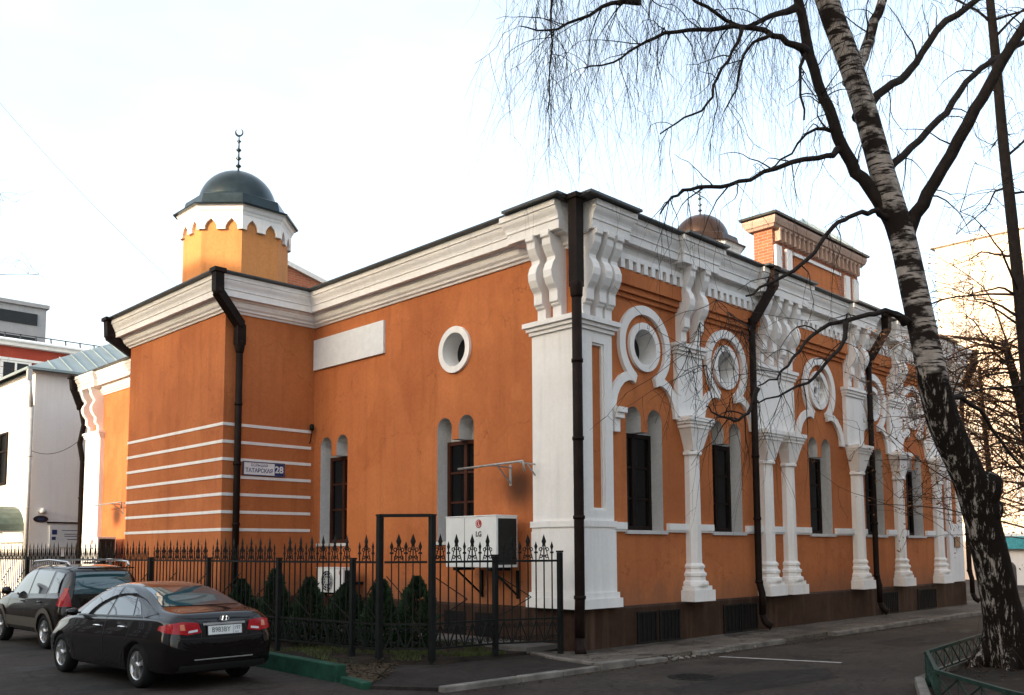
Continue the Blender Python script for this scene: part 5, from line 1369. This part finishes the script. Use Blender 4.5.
# ================================================================== other buildings
def pale_building():
    X, Y, Z = -.9, 26.0, 8.62; x1, y1 = 16, 50
    b = empty('pale_building', (X, Y, 0), 0, 'plain pale plastered house with blue-grey hipped metal roof left of the mosque', 'building')
    T = lambda x, y, z: (x-X, y-Y, z)
    m = MB(); m.box(X, x1, Y, y1, -.1, Z-.15, 0, T); m.box(X-.06, x1, Y-.06, y1, Z-.148, Z-.05, 0, T); m.build('wall', 'pale_wall', b)
    m = MB(); o = .35; P = [T(X-o, Y-o, Z), T(x1, Y-o, Z), T(x1, y1, Z), T(X-o, y1, Z), T(X+4.8, Y+4.8, Z+2.6), T(x1, Y+4.8, Z+2.6), T(X+4.8, y1, Z+2.6), T(x1, y1, Z+2.6)]
    m.add(P, [(0, 1, 5, 4), (0, 4, 6, 3), (4, 5, 7, 6)]); m.box(X-o, x1, Y-o-.04, Y-o+.0, Z-.08, Z+.01, 0, T); m.box(X-o-.04, X-o, Y-o, y1, Z-.08, Z+.01, 0, T)
    for k in range(14):
        x = X+.6+k*.62; t_ = min(1, (x-X+o)/5.15); m.bar(T(x, Y-o+.02, Z+.02), T(x, Y-o+5.15*t_, Z+.02+2.6*t_), .035, .04)
    m.build('roof', 'roof_blue', b)
    F1 = lambda u, v, d: T(X-d, u, v); F2 = lambda u, v, d: T(u, Y-d, v)
    for (y0, y1_, z0, z1) in ((29.0, 30.6, 4.55, 6.45), (33, 34.6, 4.55, 6.45), (37, 38.6, 4.55, 6.45), (33, 34.6, 1.2, 3.0)):
        m = MB(); m.box(y0, y1_, z0, z1, -.02, .012, 0, F1); w = m.build('window', 'glass_dark', b)
        m = MB()
        for p in ((y0-.09, y0, z0-.08, z1+.08), (y1_, y1_+.09, z0-.08, z1+.08), (y0, y1_, z0-.1, z0), (y0, y1_, z1, z1+.08), ((y0+y1_)/2-.04, (y0+y1_)/2+.04, z0, z1), (y0, (y0+y1_)/2-.04, z0+1.2, z0+1.26), ((y0+y1_)/2+.04, y1_, z0+1.2, z0+1.26)): m.box(*p, .0, .06, 0, F1)
        m.build('frame', 'wood_dark', w)
    m = MB(); m.bar(T(X-.30, Y-.30, Z-.05), T(X-.30, Y-.30, Z-.5), .16, .16); m.tube([T(X-.30, Y-.30, Z-.45), T(X-.14, Y-.16, Z-1.5)], .08, 10); m.tube([T(X-.14, Y-.16, Z-1.4), T(X-.14, Y-.16, .2)], .085, 10)
    for z in (1.5, 3.4, 5.3): m.lathe([(.10, z), (.10, z+.05)], T(X-.14, Y-.16, 0), 10)
    m.build('downpipe', 'pipe_grey', b)
    m = MB(); m.box(-.30, 1.6, 2.885, 2.935, 0, .06, 0, F2); m.build('string_course', 'pipe_brown', b)
    return b
pale_building()
t = empty('entrance_canopy', (-.9, 27.9, 2.6), 0, 'barrel shaped green canopy over the entrance of the pale house', 'canopy')
m = MB(); k = 12; P = []
for xx in (-1.9, 0):
    for i in range(k+1): a = PI*i/k; P += [(xx, -1.35*math.cos(a), .95*math.sin(a)), (xx, -1.30*math.cos(a), .90*math.sin(a))]
n = 2*(k+1); F = []
for i in range(k): F += [(2*i, 2*i+2, n+2*i+2, n+2*i), (2*i+1, n+2*i+1, n+2*i+3, 2*i+3), (2*i, 2*i+1, 2*i+3, 2*i+2), (n+2*i, n+2*i+2, n+2*i+3, n+2*i+1)]
m.add(P, F, 0, False); m.build('vault', 'canopy_green', t)
m = MB()
for s_ in (-1, 1): m.tube([(-1.8, 1.3*s_, 0), (-1.8, 1.3*s_, -2.55)], .05, 8); m.bar((-1.85, 1.3*s_, -.03), (0, 1.3*s_, -.03), .05, .06)
m.bar((-1.85, -1.3, -.03), (-1.85, 1.3, -.03), .05, .06); m.build('support', 'pipe_grey', t)
t = empty('notice_board', (.62, 26, 2.40), 0, 'wide grey notice board with faint blue lines on the pale house beside the drainpipe', 'notice board')
FS = lambda u, v, d: (u, -d, v)
m = MB(); m.box(-.82, .95, -.42, .40, .02, .05, 0, FS); m.build('board', 'board_grey', t)
m = MB(); m.box(-.74, -.56, .06, .24, .051, .056, 0, FS); m.box(-.74, -.60, -.14, -.02, .051, .056, 0, FS); m.build('emblem', 'sign_blue', t)
m = MB()
for z, a, b in ((.22, -.40, .75), (.08, -.30, .8), (.0, -.30, .62), (-.12, -.2, .5)): m.box(a, b, z-.012, z+.012, .051, .054, 0, FS)
m.build('text_lines', 'ink_blue', t)
t = empty('house_number_plaque', (-.52, 26, 3.03), 0, 'small dark oval house plaque on the pale house under its lamp', 'plaque')
m = MB(); m.prism([(.26*math.cos(a*PI/12), .13*math.sin(a*PI/12)) for a in range(24)], FS, .004, .03, 0); q = m.build('plate', 'ink_black', t)
m = MB(); ring(m, FS, 0, 0, .085, .10, .031, .035, 20); m.box(-.12, .12, -.03, .03, .031, .034, 0, FS); m.build('lettering', 'ink_blue', q)
t = empty('wall_lamp', (-.52, 26, 3.32), 0, 'small pale hooded lamp above the oval plaque on the pale house', 'wall lamp')
m = MB(); m.box(-.05, .05, -.05, .05, .0, .06, 0, FS); m.build('mount', 'pipe_grey', t)
m = MB(); m.lathe([(.02, .13), (.10, .10), (.15, .0), (.13, -.08), (.02, -.09)], (0, -.16, 0), 14); m.build('lamp_shade', 'board_grey', t)

def red_building():
    Y = 45.0; b = empty('red_building', (4, Y, 0), 0, 'long red building with white cornice and snow-pale roof behind the pale house', 'building')
    T = lambda u, v, d: (u-4, -d, v)
    x0, x1, z1 = -4, 20, 13.25
    m = MB(); m.box(x0, x1, 0, z1, -14, 0, 0, T); m.build('wall', 'red_wall', b)
    m = MB(); m.box(x0, x1, z1+.02, z1+.32, -.1, .35, 0, T); m.box(x0, x1, z1-.78, z1-.64, -.1, .10, 0, T); m.box(x0, x1, z1-2.9, z1-2.55, 0, .10, 0, T); m.build('cornice', 'white', b)
    m = MB(); m.add([T(x0, z1+.33, .45), T(x1, z1+.33, .45), T(x1, z1+2.0, -7), T(x0, z1+2.0, -7)], [(0, 1, 2, 3)]); m.add([T(x0, z1+.33, .45), T(x1, z1+.33, .45), T(x1, z1+.24, .45), T(x0, z1+.24, .45)], [(0, 1, 2, 3)])
    m.build('roof', 'roof_snow', b)
    m = MB()
    for k in range(30): m.bar(T(x0+.8*k, z1+.45, .2), T(x0+.8*k, z1+.75, .1), .06, .06)
    m.bar(T(x0, z1+.72, .12), T(x1, z1+.72, .12), .05, .05); m.build('snow_guard', 'roof_dark', b)
    for k in range(8):
        x = x0+1.2+k*3.0
        m = MB(); m.box(x, x+1.3, z1-2.4, z1-.9, .0, .03, 0, T); w = m.build('window', 'glass_round', b)
        m = MB()
        for p in ((x-.15, x, z1-2.5, z1-.8), (x+1.3, x+1.45, z1-2.5, z1-.8), (x, x+1.3, z1-.9, z1-.8), (x, x+1.3, z1-2.5, z1-2.4), (x+.6, x+.7, z1-2.4, z1-.9)): m.box(*p, .0, .08, 0, T)
        m.build('frame', 'white', w)
red_building()
def slab_tower(name, x0, x1, y0, y1, z1, mat, label, fl, group=None, step=3.2, win=1.5, strip=False):
    b = empty(name, ((x0+x1)/2, (y0+y1)/2, 0), 0, label, 'building', group); cx, cy = (x0+x1)/2, (y0+y1)/2
    m = MB(); m.box(x0-cx, x1-cx, y0-cy, y1-cy, 0, z1); m.build('wall', mat, b)
    m = MB(); m.box(x0-cx-.3, x1-cx+.3, y0-cy-.3, y1-cy+.3, z1+.002, z1+.5); m.build('parapet', 'grey_concrete', b)
    return b
tw = slab_tower('tower_block', 6, 28.2, 118, 140, 33.9, 'grey_concrete', 'distant grey flat-topped tower block above the red roof', 9)
for k in range(4):
    m = MB(); z = 33.0-3.2*k; m.box(-11.0, 10.0, -11.15, -11.003, z-1.5, z); m.build('window_strip', 'glass_round', tw)
m = MB(); m.box(-4, 5.5, -10, 4, 34.41, 36.0); m.build('roof_plant', 'grey_concrete', tw)
def flats(name, x0, x1, y0, y1, z1, mat, label, face, n, storeys):
    b = empty(name, ((x0+x1)/2, (y0+y1)/2, 0), 0, label, 'building'); cx, cy = (x0+x1)/2, (y0+y1)/2
    m = MB(); m.box(x0-cx, x1-cx, y0-cy, y1-cy, -.1, z1); m.build('wall', mat, b)
    m = MB(); m.box(x0-cx-.35, x1-cx+.35, y0-cy-.35, y1-cy+.35, z1+.002, z1+.4); m.build('cornice', 'pale_wall', b)
    xf = x0 if face < 0 else x1; T = lambda u, v, d: (xf-cx+face*d, u-cy, v)
    for s_ in range(storeys):
        for k in range(n):
            y = y0+(y1-y0)*(k+.5)/n; z = 1.2+s_*(z1-1)/storeys
            m = MB(); m.box(y-.65, y+.65, z, z+1.7, .0, .03, 0, T); w = m.build('window', 'glass_pale' if mat == 'peach_wall' else 'glass_round', b)
            m = MB()
            for p in ((y-.8, y-.65, z-.1, z+1.8), (y+.65, y+.8, z-.1, z+1.8), (y-.65, y+.65, z+1.7, z+1.8), (y-.65, y+.65, z-.1, z), (y-.04, y+.04, z, z+1.7)): m.box(*p, .0, .07, 0, T)
            m.build('frame', 'pale_wall', w)
    return b
flats('apartment_building', 62, 80, -30, 16.5, 25.5, 'peach_wall', 'tall peach apartment building glowing behind the withered trees at the street end', -1, 12, 6)
# the block across the street that keeps the low sun off the courtyard front
flats('apartment_building', -48, -34, -5, 18.0, 15.6, 'pale_wall', 'pale block across the street from the mosque, behind the photographer', 1, 6, 4)
flats('apartment_building', -48, -34, -20, -5.2, 25.0, 'grey_concrete', 'tall grey block added across the street out of view to shade the birch', 1, 4, 7)  # unseen block added here, tall enough to keep the sun off the birch
flats('apartment_building', -46, -27, 32, 75, 13.0, 'grey_dark', 'dull dark block added farther up the street, unseen, for the cars to reflect', 1, 10, 4)  # added out of view so the car sides mirror something dark
flats('apartment_building', -4, 60, -38, -24, 13.0, 'grey_concrete', 'low grey block added behind the photographer to darken the street front and its windows', 1, 3, 3)  # unseen; put in to dim the street front and its window reflections
bare_tree('bare_tree', [(-420, 700, 40), (-415, 480, 32), (-408, 330, 26), (-400, 200, 20), (-395, 80, 14), (-390, -80, 8)], 24, 24, 'bare street tree added left of the photographer for branch reflections in the car windows', 33, 30, 5.0, 0)  # unseen tree added for its branch reflections on the car glass
# low wall and parked things at the far end of the street
m = MB()
t = empty('boundary_wall', (44, 2, 0), 0, 'pale low wall closing the street beyond the birch', 'wall')
m.box(-.2, .2, -12, 14, -.1, 2.2); m.build('wall', 'peach_wall', t)
c = sedan((28.2, -.9, 0), math.radians(88), 'dull red car parked far down the street behind the birch', 'car_paint_red', ('T204KH', '77'))
c.scale = (.95, .95, .95)
t = empty('stone_bollard', (21.0, -.30, 0), 0, 'stout grey-brown round topped post behind the birch trunk', 'bollard')
m = MB(); m.lathe([(.30, -.05), (.30, 1.10), (.28, 1.22), (.20, 1.32), (.02, 1.36)], (0, 0, 0), 20, 0, True); m.build('post', 'concrete_slab', t)
m = MB(); m.lathe([(.33, .0), (.33, .15), (.30, .18)], (0, 0, 0), 20); m.build('base', 'kerb_stone', t)
t = empty('kiosk', (38, 3.2, 0), 0, 'pale kiosk with a teal fascia at the end of the street', 'kiosk')
m = MB(); m.box(-1.2, 1.2, -2, 2, -.05, 2.5); m.build('wall', 'pale_wall', t)
m = MB(); m.box(-1.5, 1.4, -2.2, 2.2, 1.75, 2.35); m.build('fascia', 'teal_panel', t)
# wires
def wire(a, b, sag, label, r=.012):
    m = MB(); n = 24; a, b = V(a), V(b)
    m.tube([a.lerp(b, i/n)-V((0, 0, sag*4*(i/n)*(1-i/n))) for i in range(n+1)], r, 4, 0, False)
    tag(m.build('overhead_wire', 'cable_black'), label, 'wire')
wire(at(-60, 30, 26), (-1.9, 11.5, 8.35), .3, 'thin overhead wire slanting down through the sky to the annex roof', .004)
wire((-1.02, 25.85, 5.55), (-.14, 22.9, 5.9), .35, 'slack black cable looping from the pale house drainpipe to the far white pier')
wire((-.95, 30.5, 4.2), (-1.0, 25.9, 4.85), .12, 'thin cable running along the pale house below its window')
